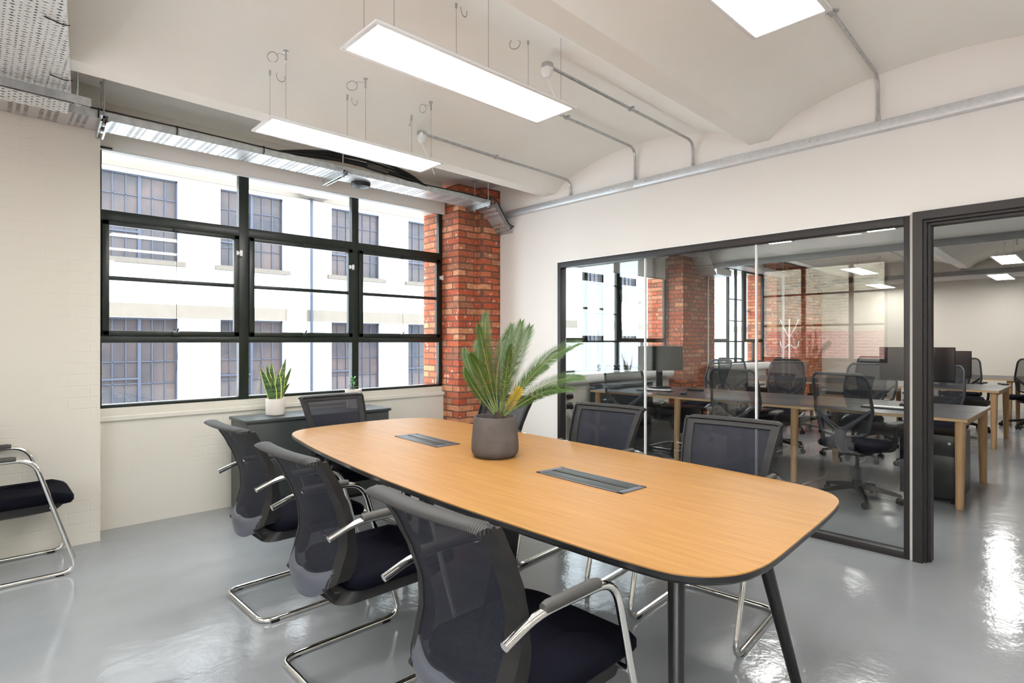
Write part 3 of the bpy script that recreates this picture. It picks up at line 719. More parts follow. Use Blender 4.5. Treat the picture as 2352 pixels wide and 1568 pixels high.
# ------------------------------------------------------------------ visitor chairs
def yb(z):
    K = [(.38, -.275), (.44, -.285), (.50, -.262), (.58, -.240), (.66, -.243), (.74, -.268), (.82, -.305), (.90, -.350), (.95, -.385)]
    for (a, ya), (b, y2) in zip(K, K[1:]):
        if z <= b:
            t = max(0, (z-a)/(b-a)); t = t*t*(3-2*t)*.3+t*.7; return ya+(y2-ya)*t
    return K[-1][1]
def wb(z): return .205+.022*min(1, max(0, (z-.44)/.25))+.033*min(1, max(0, (z-.66)/.28))
def back_pt(u, z): return Vector((u*wb(z), yb(z)-(1-u*u)*(.05-.03*min(1, max(0, (z-.45)/.45))), z))
def nrm(u, z):
    e = .01; a = back_pt(u+e, z)-back_pt(u-e, z); b = back_pt(u, z+e)-back_pt(u, z-e); n = a.cross(b).normalized()
    return n if n.y > 0 else -n
def zbot(u): return .460-.085*(1-abs(u)**2.2)
def visitor_chair(label):
    t = thing('visitor_chair', label, 'chair')
    half = [(.262, -.335, .652), (.262, -.225, .692), (.262, .085, .690), (.250, .285, .0125), (.245, -.30, .0125)]
    path = half+[(-x, y, z) for x, y, z in reversed(half)]
    rr = [.0, .06, .085, .085, .07, .07, .085, .085, .06, .0]
    MB().tube(fillet(path, rr, 7), .0125, 14).make('cantilever_frame', 'chrome', t, 60)
    q = MB(); q.tube([(-.250, .165, .40), (.250, .165, .40)], .010, 10); q.tube(fillet([(.19, .18, .395), (.19, -.16, .388), (-.19, -.16, .388), (-.19, .18, .395)], .04), .010, 10)
    q.make('seat_support', 'chrome', t, 60)
    for s in (-1, 1):
        MB().tube([(s*.262, -.205, .698), (s*.262, -.19, .7005), (s*.262, -.01, .701), (s*.262, .01, .699)], .0165, 12, radii=[.0145, .0165, .0165, .0145]).make('arm_pad', 'black_soft', t)
        for yy in (-.24, .20): MB().box((s*.248, yy, .007), (.026, .04, .014), bev=.003).make('foot_pad', 'black', t)
    # seat cushion and pan
    def ring(w, y0, y1, z, r, dr=0):
        out = []
        for x, y in rrect(w, y1-y0, r, 6, 0, (y0+y1)/2):
            k = (y-y0)/(y1-y0); out.append((x, y, z+dr*(.018*k-.03*max(0, k-.82)/.18*(k > .82))))
        return out
    q = MB(); q.loft([ring(.40, -.19, .24, .405, .05, 1), ring(.45, -.215, .262, .412, .06, 1), ring(.470, -.225, .275, .430, .065, 1), ring(.470, -.225, .275, .452, .065, 1), ring(.450, -.215, .262, .468, .06, 1), ring(.38, -.18, .22, .474, .05, 1), ring(.20, -.09, .10, .475, .04, 1)])
    q.make('seat', 'seat_fabric', t, 60)
    q = MB(); q.loft([ring(.30, -.24, .10, .350, .05), ring(.43, -.27, .20, .372, .06), ring(.43, -.235, .235, .412, .06, 1)]); q.make('seat_pan', 'black', t, 60)
    # backrest: stiles and top (frame), lower band, mesh panel, padded top roll
    q = MB()
    for s in (-1, 1):
        def fn(a, v, s=s):
            u = s*(.80+.20*a); z = zbot(1)*(1-v)+.925*v+(zbot(u)-zbot(1))*(1-v)
            return back_pt(u, z), nrm(u, z)
        q.grid(fn, 3, 26, .012)
        def fl(a, v, s=s):
            z = zbot(1)*(1-v)+.925*v; p = back_pt(s, z); n = nrm(s, z); wdt = .032+.030*math.exp(-((z-.50)/.09)**2)
            return p+Vector((0, 1, 0))*wdt*a-Vector((s*.006*a, 0, 0)), Vector((-s, 0, 0))
        q.grid(fl, 2, 26, .008)
    q.grid(lambda a, v: (back_pt(-1+2*a, .895+.035*v), nrm(-1+2*a, .9)), 16, 2, .012)
    q.make('back_frame', 'black', t, 50)
    q = MB()
    def lo(a, v):
        u = -.86+1.72*a; z0 = zbot(u); return back_pt(u, z0+(.100-.03*abs(u))*v), nrm(u, z0+.03)
    q.grid(lo, 20, 4, .012); q.make('lower_back_band', 'slate_plastic', t, 60)
    q = MB()
    def mp(a, v):
        u = -.84+1.68*a; z0 = zbot(u)+.06; z = z0+(.905-z0)*v; return back_pt(u, z)+nrm(u, z)*.004, (0, 0, 1)
    q.grid(mp, 14, 22); q.make('mesh_panel', 'mesh_fabric', t, 80)
    q = MB(); R = []
    for k in range(21):
        u = -1+2*k/20; c = back_pt(u, .925); e = max(0, abs(u)-.9)/.1; hh = .0125-.005*e*e; dd = .036-.008*e
        R.append([(c.x*.965, c.y-.012+dd*math.cos(a), c.z+.004-.006*e+hh*math.sin(a)*(1. if math.sin(a) > 0 else .8)) for a in [2*PI*i/14 for i in range(14)]])
    q.loft(R); q.make('top_roll', 'ribbed', t, 60)
    for s in (-1, 1): MB().tube([(s*.15, -.20, .385), (s*.16, -.27, .40), (s*.165, -.30, .44)], .014, 8).make('back_bracket', 'black', t)
    return t
def rotz(dirdeg): return math.radians(dirdeg)
# chair faces +y locally; rz=-90 faces +x
base = visitor_chair('nearest black mesh cantilever chair, on the left long side of the table')
base.location = (1.215, 1.215, 0); base.rotation_euler = (0, 0, math.radians(-90))
dup(base, (1.245, 2.16, 0), math.radians(-90), 'middle black mesh cantilever chair on the left long side of the table')
dup(base, (1.295, 3.03, 0), math.radians(-89), 'black mesh cantilever chair on the left long side nearest the window')
dup(base, (2.02, 3.79, 0), math.radians(180), 'black mesh chair at the window end of the table before the low cabinet')
dup(base, (2.585, 1.365, 0), math.radians(95), 'black mesh chair on the glass side of the table nearest the camera')
dup(base, (2.64, 2.215, 0), math.radians(95), 'black mesh chair on the glass side of the table, middle one')
dup(base, (2.63, 3.17, 0), math.radians(93), 'black mesh chair half hidden behind the potted cycad')
dup(base, (.165, 4.42, 0), math.radians(-90), 'cantilever chair against the cream wall, cut off at the left edge')

# ------------------------------------------------------------------ low cabinet and small pots
t = thing('low_cabinet', 'low charcoal steel cabinet under the large window', 'cabinet', (2.125, 4.69, 0))
MB().bb(-.615, .615, -.18, .18, .03, .725, .003).make('body', 'charcoal_steel', t)
MB().bb(-.63, .63, -.20, .19, .725, .75, .004).make('top', 'charcoal_steel', t)
for s in (-1, 1): MB().bb(min(0, s*.61), max(0, s*.61), -.187, -.180, .05, .715, .002).make('door', 'charcoal_steel', t)
MB().bb(-.60, .60, -.165, .17, 0, .03).make('plinth', 'black', t)
def blade(mb, base, tip, w, bend, rnd, twist):
    base = Vector(base); tip = Vector(tip); n = 12
    d = tip-base; side0 = Vector((math.cos(twist), math.sin(twist), 0)); out = Vector((d.x, d.y, 0))
    rows = []
    for i in range(n+1):
        t = i/n; p = base+d*t+Vector((-math.sin(twist), math.cos(twist), 0))*bend*math.sin(PI*t)*.5+out*(t*t-t)*.3
        ww = w*(.62+.75*t-1.37*t**2.6)*.5 if t < 1 else 0
        ww = max(ww, .0005); sd = side0
        nn = Vector((-math.sin(twist), math.cos(twist), 0))
        rows.append([p-sd*ww+nn*.006*(1-t), p-sd*ww*.74, p, p+sd*ww*.74, p+sd*ww+nn*.006*(1-t)])
    for i in range(n):
        for k in range(4):
            mb.add([rows[i][k], rows[i][k+1], rows[i+1][k+1], rows[i+1][k]], [(0, 1, 2, 3)], None, 1 if k in (0, 3) else 0)
t = thing('snake_plant', 'snake plant with yellow edged leaves in a cream round pot on the low cabinet', 'potted plant', (1.80, 4.71, .75))
MB().lathe([(.045, 0), (.070, .004), (.0745, .02), (.0745, .130), (.072, .135), (.068, .135), (.066, .115), (.064, .112)], 32).make('pot', 'pot_cream', t)
MB().lathe([(.066, .108), (.05, .116), (.0, .118)], 24).make('soil', 'soil', t)
rnd = random.Random(3)
for (dx, dy, h, w_, tw) in ((-.115, .0, .235, .062, .3), (-.075, -.02, .245, .058, -.2), (-.02, .03, .275, .060, .1), (.012, -.03, .205, .060, -.1), (.095, .03, .300, .060, .5), (.085, .05, .265, .05, .2), (.125, -.01, .235, .05, .9), (.10, -.04, .115, .055, 1.0), (-.04, .05, .25, .05, .4), (.06, -.03, .19, .052, .8), (-.05, -.05, .16, .056, -.5)):
    q = MB(); r0 = .03; L = math.hypot(dx, dy)
    blade(q, (dx/L*r0*.9, dy/L*r0, .112), (dx*1.05, dy*1.05, .135+h*1.10), w_*1.18, rnd.uniform(-.02, .02), rnd, -.366+(tw-.3)*.7)
    q.make('leaf', ['snake', 'snake_edge'], t, 60)
t = thing('potted_plant', 'small bright green plant in a cream tapered pot behind the end chair', 'potted plant', (2.485, 4.69, .75))
MB().lathe([(.045, 0), (.055, .004), (.074, .165), (.071, .168), (.067, .155), (.064, .15)], 28).make('pot', 'pot_cream', t)
MB().lathe([(.066, .145), (.03, .152)], 20).make('soil', 'soil', t)
MB().tube([(0, 0, .15), (.004, 0, .20), (.0, .003, .255)], .004, 6).make('stem', 'stem_green', t)
for k in range(10):
    a = k*2.4; z = .185+.010*k*.9; L = .058-.002*k; up = .15+.12*k
    q = MB(); d = Vector((math.cos(a), math.sin(a), up)).normalized(); sd = Vector((-math.sin(a), math.cos(a), 0)); p0 = Vector((0, 0, z))
    pts = [(0, .002), (.25, .55), (.5, .95), (.75, .7), (1, .05)]; vs = []
    for (tt, ww) in pts: vs += [p0+d*L*tt-sd*ww*.014+Vector((0, 0, .004*ww)), p0+d*L*tt, p0+d*L*tt+sd*ww*.014+Vector((0, 0, .004*ww))]
    q.add(vs, [(3*i+j, 3*i+j+1, 3*i+j+4, 3*i+j+3) for i in range(4) for j in range(2)]); q.make('leaf', 'leaf_bright', t, 60)

# ------------------------------------------------------------------ cycad
t = thing('potted_cycad', 'sago palm with feathery fronds in a dark grey clay pot on the table', 'potted plant', (2.02, 2.26, .7405))
MB().lathe([(.095, 0), (.107, .004), (.122, .022), (.1265, .040), (.1255, .08), (.119, .15), (.1135, .208), (.1115, .213), (.1035, .213), (.1015, .205), (.103, .185), (.102, .183)], 48).make('pot', 'pot_grey', t)
MB().lathe([(.103, .180), (.06, .188), (.0, .19)], 28).make('soil', 'soil', t)
MB().lathe([(.03, .17), (.034, .20), (.022, .235), (.0, .245)], 14, (.02, -.01, 0)).make('trunk', 'soil', t)
rl = random.Random(11)
def frond(tip, bow, L=.085, npair=40, mat='frond', start=.22, droop=.0, roll=0):
    o = Vector((2.02, 2.26, .7405)); a = Vector((.02, -.01, .19)); b = Vector(tip)-o
    mid = a*.45+b*.55+Vector(bow); q = MB(); pts = [a*(1-t)**2+mid*2*t*(1-t)+b*t*t for t in [k/16 for k in range(17)]]
    q.tube(pts, .003, 6, radii=[.0042-.0030*k/16 for k in range(17)]); q.make('frond_stem', 'stem_green', t)
    q = MB(); cen = Vector((0, 0, 1)); toc = Vector((-math.sin(roll), 0, 0))
    for i in range(npair):
        k = start+(1-start)*i/(npair-1); p = a*(1-k)**2+mid*2*k*(1-k)+b*k*k
        tg = (2*(1-k)*(mid-a)+2*k*(b-mid)).normalized()
        view = Vector((-.66, -.75, .25)) if roll == 0 else Vector((math.sin(roll), -math.cos(roll), .3))
        sd = tg.cross(view).normalized(); nn = sd.cross(tg).normalized()
        s_ = (k-start)/(1-start); ll = L*(.30+.95*math.sin(PI*min(1, .14+.72*s_))**.8)*(1-.45*max(0, s_-.7)/.3)*rl.uniform(.88, 1.08)
        for s in (-1, 1):
            d = (tg*(.85+.7*s_)+sd*s*.72+nn*(.22+rl.uniform(-.08, .08))).normalized(); w_ = .0019
            e = p+d*ll+Vector((0, 0, -droop*ll)); m_ = p+d*ll*.5+nn*.004; wv = d.cross(nn).normalized()*w_
            q.add([p-wv*.7, p+wv*.7, m_+wv, e, m_-wv], [(0, 1, 2, 4), (4, 2, 3)])
    q.make('frond_leaflets', mat, t, 0)
FT = [((2.031, 2.347, 1.497), (-.05, .02, .05), .085), ((1.905, 2.26, 1.431), (-.02, .0, .06), .075), ((2.075, 2.443, 1.355), (-.09, .05, .08), .075), ((1.843, 2.249, 1.281), (-.02, 0, .09), .07), ((1.887, 2.345, 1.205), (-.05, .03, .03), .06),
      ((2.201, 2.323, 1.438), (.0, .02, .05), .085), ((2.10, 2.143, 1.449), (-.03, -.03, .04), .090), ((2.204, 2.182, 1.426), (-.03, -.02, .06), .095), ((2.15, 2.30, 1.40), (-.05, .05, .0), .08),
      ((2.323, 1.931, 1.341), (-.02, -.01, .13), .085), ((2.36, 2.04, 1.31), (-.05, -.0, .12), .085), ((2.381, 2.22, 1.206), (-.0, .0, .10), .07), ((2.299, 1.885, 1.16), (.0, -.02, .13), .075), ((2.13, 1.908, 1.106), (.05, -.04, .09), .06), ((2.26, 1.92, 1.10), (.02, -.0, .10), .06),
      ((1.98, 2.10, 1.33), (-.02, -.03, .02), .06), ((1.99, 2.48, 1.30), (-.03, .06, .04), .07)]
for tip, bow, L in FT: frond(tip, bow, L*.82)
frond((1.985, 2.03, 1.115), (-.01, -.03, .02), .05, 26, 'frond_yellow', .30)

# ------------------------------------------------------------------ office desks
def bench(label, x, y, ends=(True, True), L=1.27, D=1.28, rz=0, group='oak legged bench desks in the office'):
    t = thing('bench_desk', label, 'desk', (x, y, 0), rz, group)   # origin: near-right corner at floor, runs +y, +x
    for k in range(2):
        x0 = k*(D/2+.0)+.004; x1 = x0+D/2-.012
        MB().bb(x0, x1, 0, L-.006, .7285, .7305).make('desktop_surface', 'desk_top', t, 0)
        MB().bb(x0-.002, x1+.002, -.002, L-.004, .705, .7283).make('desktop_edge', 'desk_edge', t, 0)
    for yy in [v for v, e in zip((.05, L-.09), ends) if e]:
        for xx, lean in ((.06, -.03), (D-.07, .03)):
            MB().tube([(xx, yy, .705), (xx+lean, yy, 0)], .03, 14, radii=[.038, .028]).make('leg', 'leg_wood', t)
        MB().bb(.05, D-.06, yy-.022, yy+.022, .66, .705).make('cross_rail', 'leg_wood', t, 0)
    MB().bb(.30, D-.30, .15, L-.2, .50, .53).make('cable_tray', 'black', t)
    return t
bd = bench('oak legged bench desk with dark top, end of row beside the doorway', 5.73, .79, (True, False))
be = bench('oak legged bench desk at the window end of the row behind the glass', 5.75, 3.34)
dup(bd, (5.73, 2.065, 0), 0, 'oak legged bench desk in the middle of the row behind the glass')
dup(bd, (9.30, .97, 0), 0, 'second row bench desk whose wooden end faces the doorway')
dup(bd, (9.30, 2.245, 0), 0, 'second row bench desk, middle of the row')
dup(be, (9.30, 3.52, 0), 0, 'second row bench desk closest to the office windows')
dup(bd, (12.3, 1.10, 0), 0, 'third row bench desk near the far white wall, doorway end')
dup(be, (12.3, 2.375, 0), 0, 'third row bench desk near the far wall, window end')
dup(bd, (12.3, -.175, 0), 0, 'third row bench desk at the right edge of the doorway')

def task_chair(label):
    t = thing('task_chair', label, 'office chair')
    q = MB()
    for k in range(5):
        a = 2*PI*k/5+.3; c, s = math.cos(a), math.sin(a)
        m = Matrix.Rotation(a, 4, 'Z')
        q.loft([[(.02, -.026, .10), (.02, .026, .10), (.02, .022, .145), (.02, -.022, .145)], [(.16, -.020, .085), (.16, .020, .085), (.16, .015, .12), (.16, -.015, .12)], [(.315, -.014, .062), (.315, .014, .062), (.315, .011, .085), (.315, -.011, .085)]], True, m)
    q.lathe([(.04, .09), (.045, .10), (.04, .16), (.03, .17)], 16); q.make('star_base', 'black', t, 40)
    for k in range(5):
        a = 2*PI*k/5+.3; c = Vector((.31*math.cos(a), .31*math.sin(a), .029)); sd = Vector((-math.sin(a+.7), math.cos(a+.7), 0))
        q = MB()
        for s in (-1, 1):
            q.tube([c+sd*s*.010, c+sd*s*.026], .028, 14)
        q.tube([c+Vector((0, 0, .01)), c+Vector((0, 0, .05))], .009, 8); q.make('castor', 'black', t, 40)
    MB().tube([(0, 0, .15), (0, 0, .28), (0, 0, .281), (0, 0, .40)], .02, 14, radii=[.030, .030, .016, .016]).make('gas_lift', 'satin_black', t, 30)
    MB().box((0, .0, .415), (.20, .26, .05), bev=.012).make('mechanism', 'black', t)
    rings = []
    for w_, y0, y1, z, r in ((.42, -.20, .22, .445, .07), (.49, -.235, .255, .46, .09), (.50, -.24, .26, .485, .09), (.47, -.225, .245, .508, .09), (.35, -.16, .18, .515, .07)):
        rings.append([(x, y, z-.02*max(0, (y-.12)/.14)) for x, y in rrect(w_, y1-y0, r, 5, 0, (y0+y1)/2)])
    q = MB(); q.loft(rings); q.make('seat', 'seat_fabric', t, 60)
    def bp(u, z):
        wv = .175+.05*min(1, (z-.56)/.22) if z < .78 else .225-.02*(z-.78)/.32
        y = -.235-.02*math.sin((z-.55)*5)-.11*max(0, (z-.80)/.30)**1.3
        return Vector((u*wv, y-(1-u*u)*.03, z))
    loop = []
    for k in range(18): loop.append(bp(-1, .60+.50*k/18*.93))
    top = [bp(u, 1.085) for u in [-.86+1.72*k/10 for k in range(11)]]
    right = [bp(1, .60+.50*(17-k)/18*.93) for k in range(18)]
    bot = [bp(u, .585-.018*(1-u*u)) for u in (.8, .4, 0, -.4, -.8)]
    path = fillet(loop+top+right+bot, .012, 1, True)
    MB().tube(path, .013, 8, closed=True).make('back_frame', 'dark_slate', t, 60)
    def pm(a, v):
        u = -.97+1.94*a; return bp(u, .75+.335*v), (0, 0, 1)
    q = MB(); q.grid(pm, 8, 10); q.grid(lambda a, v: (bp(-.95+1.9*a, .60+.15*v), (0, 0, 1)), 8, 3); q.make('mesh_back', 'task_mesh', t, 80)
    q = MB(); 
    for s in (-1, 1): q.tube([(0, -.29, .60), (s*.10, -.30, .68), (s*.17, -.28, .745), (s*.222, -.262, .80)], .014, 8, radii=[.030, .022, .016, .010])
    q.tube([(0, -.10, .43), (0, -.25, .45), (0, -.30, .52), (0, -.295, .64)], .03, 10, radii=[.03, .035, .042, .040]); q.make('back_support', 'dark_slate', t, 60)
    for s in (-1, 1):
        q = MB(); q.tube(fillet([(s*.16, .0, .44), (s*.285, .0, .46), (s*.295, .0, .66)], .04), .017, 10); q.make('arm_post', 'black', t, 60)
        MB().box((s*.295, .02, .675), (.085, .25, .028), bev=.012).make('arm_pad', 'black_soft', t)
    return t
D = math.radians
tc = task_chair('black mesh task chair directly behind the right glass panel, nearest of all')
tc.location = (5.50, 1.50, 0); tc.rotation_euler = (0, 0, D(-98))
for (x, y, a, lab) in ((5.48, 2.48, -82, 'black mesh task chair behind the middle glass panel, between two desks'), (5.42, 3.72, -75, 'black mesh task chair nearest the office window, left behind the glass'),
        (7.33, 2.86, 95, 'black mesh task chair facing us across the desks, behind the middle glass joint'), (7.42, 3.95, 70, 'black mesh task chair beside the computer screen and brick pier'), (7.35, 1.30, 88, 'black mesh task chair cut by the door jamb'),
        (9.02, 3.25, -95, 'black mesh task chair before the far brick wall'), (8.95, 4.1, -90, 'pale mesh task chair in front of the lettered banner window'), (8.95, 2.15, -88, 'black mesh task chair dimly seen behind the right panel'),
        (10.95, 1.55, 100, 'black mesh task chair behind the second row desk in the doorway'), (11.99, 1.75, -100, 'tall backed black mesh task chair before the white far wall'), (11.95, .90, -70, 'black mesh task chair at the right edge of the doorway'),
        (7.36, 2.05, 80, 'black mesh task chair facing us between the desks and the far monitor'), (11.0, 2.9, 85, 'black mesh task chair on the far side of the second desk row')):
    dup(tc, (x, y, 0), D(a), lab)

def monitor(label, x, y, rz, zb_=.731, w_=.56, h=.33, top=1.29):
    t = thing('computer_monitor', label, 'monitor', (x, y, zb_), rz); H_ = top-zb_     # screen faces -y locally
    MB().box((0, 0, H_-h/2), (w_, .028, h), bev=.004).make('housing', 'black', t)
    MB().box((0, -.0145, H_-h/2+.004), (w_-.016, .002, h-.026)).make('screen', 'screen', t, 0)
    MB().box((0, .04, (H_-h/2)/2+.01), (.085, .025, H_-h/2), bev=.006).make('stand_column', 'black', t)
    MB().box((0, .02, .007), (.26, .20, .014), bev=.005).make('stand_base', 'black', t)
    return t
monitor('black computer monitor on the desk near the office brick pier', 6.72, 4.18, D(-38), w_=.62)
monitor('black computer monitor partly hidden by the right end of the glass screen', 6.62, 1.30, D(-82), top=1.295, w_=.60)
monitor('black computer monitor seen through the doorway on the second desk row', 9.85, 1.62, D(-80), top=1.22, w_=.62, h=.36)
def keyboard(label, x, y, rz):
    t = thing('keyboard', label, 'keyboard', (x, y, .7306), rz)
    MB().box((0, 0, .007), (.43, .13, .012), bev=.004).make('case', 'blue_steel', t)
    q = MB()
    for r in range(5):
        for k in range(14): q.box((-.19+k*.0285, -.047+r*.0235, .0155), (.023, .019, .006))
    q.make('keys', 'white_plastic', t, 0)
keyboard('keyboard on the dark desk below the monitor by the pier', 6.22, 3.95, D(-70))
keyboard('keyboard on the desk behind the right glass panel', 6.15, 1.42, D(-88))
t = thing('computer_mouse', 'black computer mouse beside the keyboard behind the middle glass panel', 'mouse', (6.02, 3.44, .7306))
MB().loft([[(x*s_, y*s_, z) for x, y in rrect(.10, .062, .028, 5)] for s_, z in ((.92, 0), (1, .008), (.97, .02), (.8, .032), (.4, .038))]).make('body', 'coax', t, 60)
t = thing('phone_handset', 'small black device on the desk in front of the brick pier', 'desk device', (6.60, 3.60, .7306))
MB().box((0, 0, .012), (.09, .20, .022), rz=.4, bev=.008).make('body', 'coax', t)
def pedestal(label, x, y, rz=0, h=.57):
    t = thing('drawer_pedestal', label, 'drawer unit', (x, y, 0), rz)        # front faces -x
    MB().bb(.012, .56, 0, .41, .045, h, .004).make('body', 'satin_black' if h > .5 else 'blue_steel', t)
    for a, b in ((.055, .40), (.41, h-.008)):
        d = MB().bb(0, .016, .004, .406, a, b, .003).make('drawer', 'satin_black', t)
        if a > .3:
            MB().tube([(-.003, .06, (a+b)/2+.02), (.002, .06, (a+b)/2+.02)], .011, 14).make('lock', 'chrome', d)
    for xx in (.06, .50):
        for yy in (.05, .36): MB().tube([(xx, yy-.01, .022), (xx, yy+.01, .022)], .022, 12).make('castor', 'black', t)
pedestal('black drawer pedestal under the end desk, seen through the doorway', 5.845, .86)
pedestal('black drawer pedestal under the desk behind the left glass panel', 5.82, 3.42)
pedestal('black drawer pedestal under the desk behind the middle glass panel', 6.2, 2.6)
pedestal('black drawer pedestal under the second desk row', 9.5, 1.5)
t = thing('storage_cabinet', 'slate blue storage cabinet at the end of the desks by the office window', 'cabinet', (6.12, 4.50, 0))
MB().bb(0, .9, 0, .40, .02, .76, .003).make('body', 'blue_steel', t); MB().bb(-.01, .91, -.01, .41, .76, .78, .003).make('top', 'blue_steel', t)
for a in (0, .45): MB().bb(a+.004, a+.446, -.014, 0, .04, .75, .002).make('door', 'blue_steel', t)
q = MB(); q.tube([(4.75, 4.86, .86), (8.1, 4.86, .86)], .075, 18); struct(q, 'trim_2', 'white', smooth=40)
q = MB(); q.tube([(9.3, 4.86, .86), (11.9, 4.86, .86)], .075, 18); struct(q, 'trim_3', 'white', smooth=40)
for z, lab in ((.635, 'upper grey socket box on the office wall left behind the glass'), (.50, 'lower grey socket box on the office wall left behind the glass')):
    t = thing('socket_box', lab, 'socket', (5.67, 4.93, z))
    MB().box((0, -.02, 0), (.15, .04, .09), bev=.005).make('back_box', 'steel', t)
    MB().box((.02, -.055, -.005), (.055, .05, .055), bev=.01).make('plug', 'coax', t); MB().box((-.045, -.05, 0), (.045, .04, .05), bev=.01).make('plug', 'coax', t)
rnd = random.Random(8)
for k in range(9):
    t = thing('network_cable', 'loose white network cable hanging below the office wall sockets', 'cable', (5.62, 4.86, .50), group='loose white network cables by the office sockets')
    a = rnd.uniform(-.12, .12); b = rnd.uniform(.3, .9)
    MB().tube(fillet([(a, 0, -.03), (a*.6+.05, -.06, -.16), (.2+b*.3, -.14-.1*rnd.random(), -.30+rnd.uniform(-.06, .06)), (.35+b*.5, -.25, -.28+rnd.uniform(-.07, .05)), (.7+b*.4, -.3, -.33)], .15, 5), .0045, 5).make('cable', 'white_plastic', t)
t = thing('coat_stand', 'white coat stand with curved hooks near the far office window', 'coat stand', (11.9, 4.45, 0))
MB().tube([(0, 0, .02), (0, 0, 1.62)], .015, 12).make('pole', 'white', t)
MB().lathe([(.17, 0), (.17, .02), (.03, .035)], 24).make('base', 'white', t)
for k in range(4):
    a = k*PI/2+.4; c, s = math.cos(a), math.sin(a)
    MB().tube(fillet([(0, 0, 1.42), (c*.10, s*.10, 1.62), (c*.17, s*.17, 1.80)], .06), .008, 8).make('hook', 'white', t)
    MB().tube(fillet([(0, 0, 1.30), (c*.08, s*.08, 1.22), (c*.15, s*.15, 1.24), (c*.17, s*.17, 1.36)], .05), .008, 8).make('hook', 'white', t)
t = thing('wall_pipe', 'white vertical pipe in the far office corner', 'pipe', (12.12, 4.66, 0)); MB().tube([(0, 0, 0), (0, 0, 2.8)], .03, 12).make('pipe', 'white', t)
t = thing('wall_conduit', 'pale conduit bending up the front of the office brick pier', 'conduit', (8.97, 4.665, 0))
MB().tube(fillet([(0, 0, .1), (0, 0, 2.42), (.12, 0, 2.48), (.25, 0, 2.48)], .12), .013, 8).make('pipe', 'white', t)

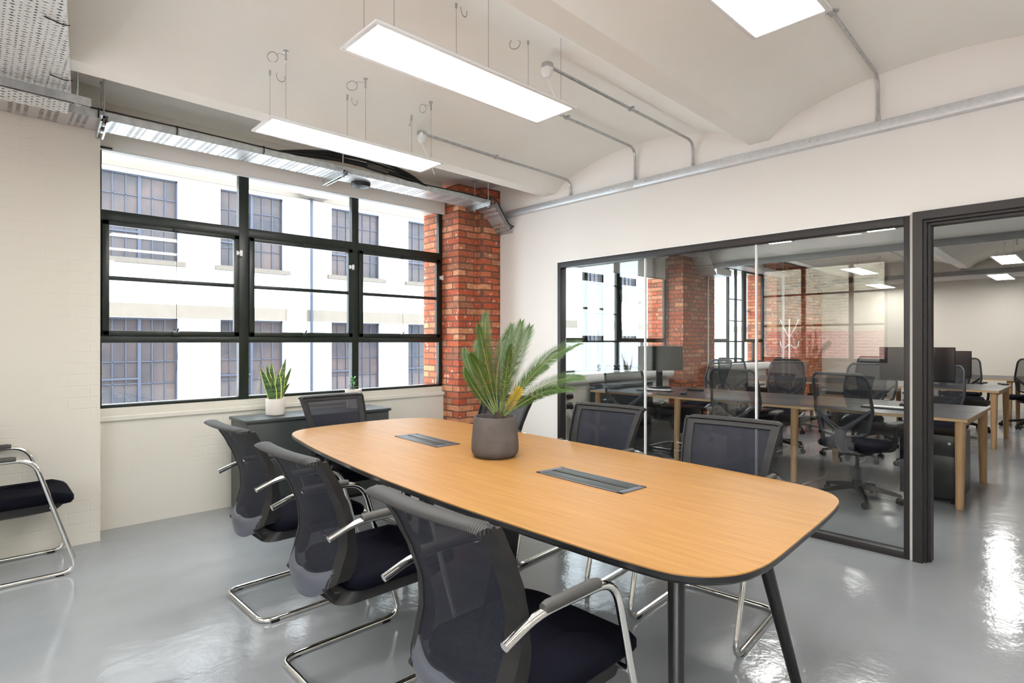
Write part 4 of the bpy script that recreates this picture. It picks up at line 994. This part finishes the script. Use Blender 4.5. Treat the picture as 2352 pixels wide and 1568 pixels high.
# ------------------------------------------------------------------ outside
def facade():
    D0 = 14.0
    t = thing('office_building', 'white painted brick building with dark grid windows across the street', 'building', (0, D0, -4))
    xs0, xs1 = -8., 34.; z0, z1 = -4., 9.5
    cols = [(-6.2, -4.8), (-4.0, -2.5), (-1.3, .1), (.45, 3.27) if 0 else (1.87-.02, 3.27), (4.11, 5.57), (6.80, 8.26), (9.15, 10.62), (11.9, 13.4), (14.3, 15.8), (17.0, 18.45), (19.3, 20.8), (22.0, 23.5), (24.4, 25.9), (27.2, 28.6), (29.6, 31.)]
    rows = [(-3.0, -1.2), (0.0, 1.85), (3.08, 4.86), (6.05, 7.85)]
    q = MB(); prev = xs0
    def wall(xa, xb, za, zb): q.bb(xa, xb, 0, .5, za+4, zb+4)
    edges = []
    for a, b in cols: wall(prev, a, z0, z1); prev = b
    wall(prev, xs1, z0, z1)
    for a, b in cols:
        zz = z0
        for c, d in rows: wall(a, b, zz, c); zz = d
        wall(a, b, zz, z1)
    q.make('wall', 'white_brick', t, 0)
    q = MB(); q.bb(xs0, xs1, -.03, 0, 1.86+4, 2.15+4); q.bb(xs0, xs1, -.04, 0, 4.93+4, 5.55+4); q.bb(xs0, xs1, -.05, 0, 8.0+4, 8.4+4); q.make('stone_band', 'stone', t, 0)
    for ci, (a, b) in enumerate(cols):
        if b < -1 or a > 27: continue
        for ri, (c, d) in enumerate(rows):
            if ri in (0, 3) and (a > 12 or ri == 0): continue
            f = MB(); th = .035; y0, y1 = .13, .17
            f.bb(a, a+th, y0, y1, c+4, d+4); f.bb(b-th, b, y0, y1, c+4, d+4); f.bb(a, b, y0, y1, c+4, c+4+th); f.bb(a, b, y0, y1, d+4-th, d+4)
            nx, nz = 5, 4; m = (a+b)/2
            f.bb(m-.03, m+.03, y0-.01, y1, c+4, d+4)
            for i in range(1, nx+1):
                xx = a+(b-a)*i/(nx+1); f.bb(xx-.010, xx+.010, y0+.01, y1, c+4, d+4)
            for j in range(1, nz):
                zz = c+4+(d-c)*j/nz; f.bb(a, b, y0+.01, y1, zz-.010, zz+.010)
            f.bb(a+.03, m-.0, y0-.02, y1, c+4+.55, c+4+.59)
            wf = f.make('window_frame', 'facade_blue', t, 0)
            MB().bb(a, b, .165, .175, c+4, d+4).make('window_pane', 'far_glass', wf, 0)
            if ri != 1: MB().bb(a-.12, b+.12, -.10, .13, c+4-.10, c+4).make('window_sill', 'sill_stone', t, 0)
    # projecting rainwater pier, hopper and pipe
    MB().tube([(6.22, -.10, 0), (6.22, -.10, 8.95)], .036, 12).make('downpipe', 'facade_blue', t)
    q = MB(); q.bb(5.93, 6.55, -.32, 0, 8.95, 9.15); q.bb(5.88, 6.60, -.38, 0, 9.12, 9.22); q.make('rain_hopper', 'stone', t, 0)
    MB().bb(5.62, 6.10, -.06, 0, 0, 8.8).make('wall_pilaster', 'white_brick', t, 0)
facade()
struct(MB().bb(-14, 40, 5.4, 14, -4.2, -4.0), 'ground', 'asphalt')
t = thing('hanging_banner', 'vertical dark grey banner with yellow rotated capital letters outside the office window', 'banner', (19.0, 10.0, 1.35))
MB().bb(-.6, 1.90, 0, .05, -4.2, 2.6).make('board', 'banner', t, 0)
def letter(ch, x, z, size=.62):
    cu = bpy.data.curves.new('letter', 'FONT'); cu.body = ch; cu.size = size; cu.extrude = .01; cu.align_x = 'CENTER'; cu.align_y = 'CENTER'
    tmp = bpy.data.objects.new('letter_outline', cu); me = bpy.data.meshes.new_from_object(tmp); bpy.data.objects.remove(tmp)
    me.materials.clear(); o = bpy.data.objects.new('letter', me); C.objects.link(o); o.parent = t; o.location = (x, -.012, z); o.rotation_euler = (PI/2, PI/2, 0); o.scale = (.72, 2.0, 1)
    me.materials.append(M['banner_yellow'])
for ch, py in zip('THEPRINT', (642, 669, 693, 739, 768, 790, 812, 836)):
    letter(ch, .95, (784-py)/1306.7*21.0)
# side building seen from the left window
t = thing('side_building', 'yellow stock brick building with a red painted base outside the left window', 'building', (-7.0, 3.0, -4))
MB().bb(-.5, 0, -6, 7, 5.6, 12).make('upper_wall', 'stock_brick', t, 0)
MB().bb(-.5, .03, -6, 7, 0, 5.6).make('lower_wall', 'outer_brick', t, 0)
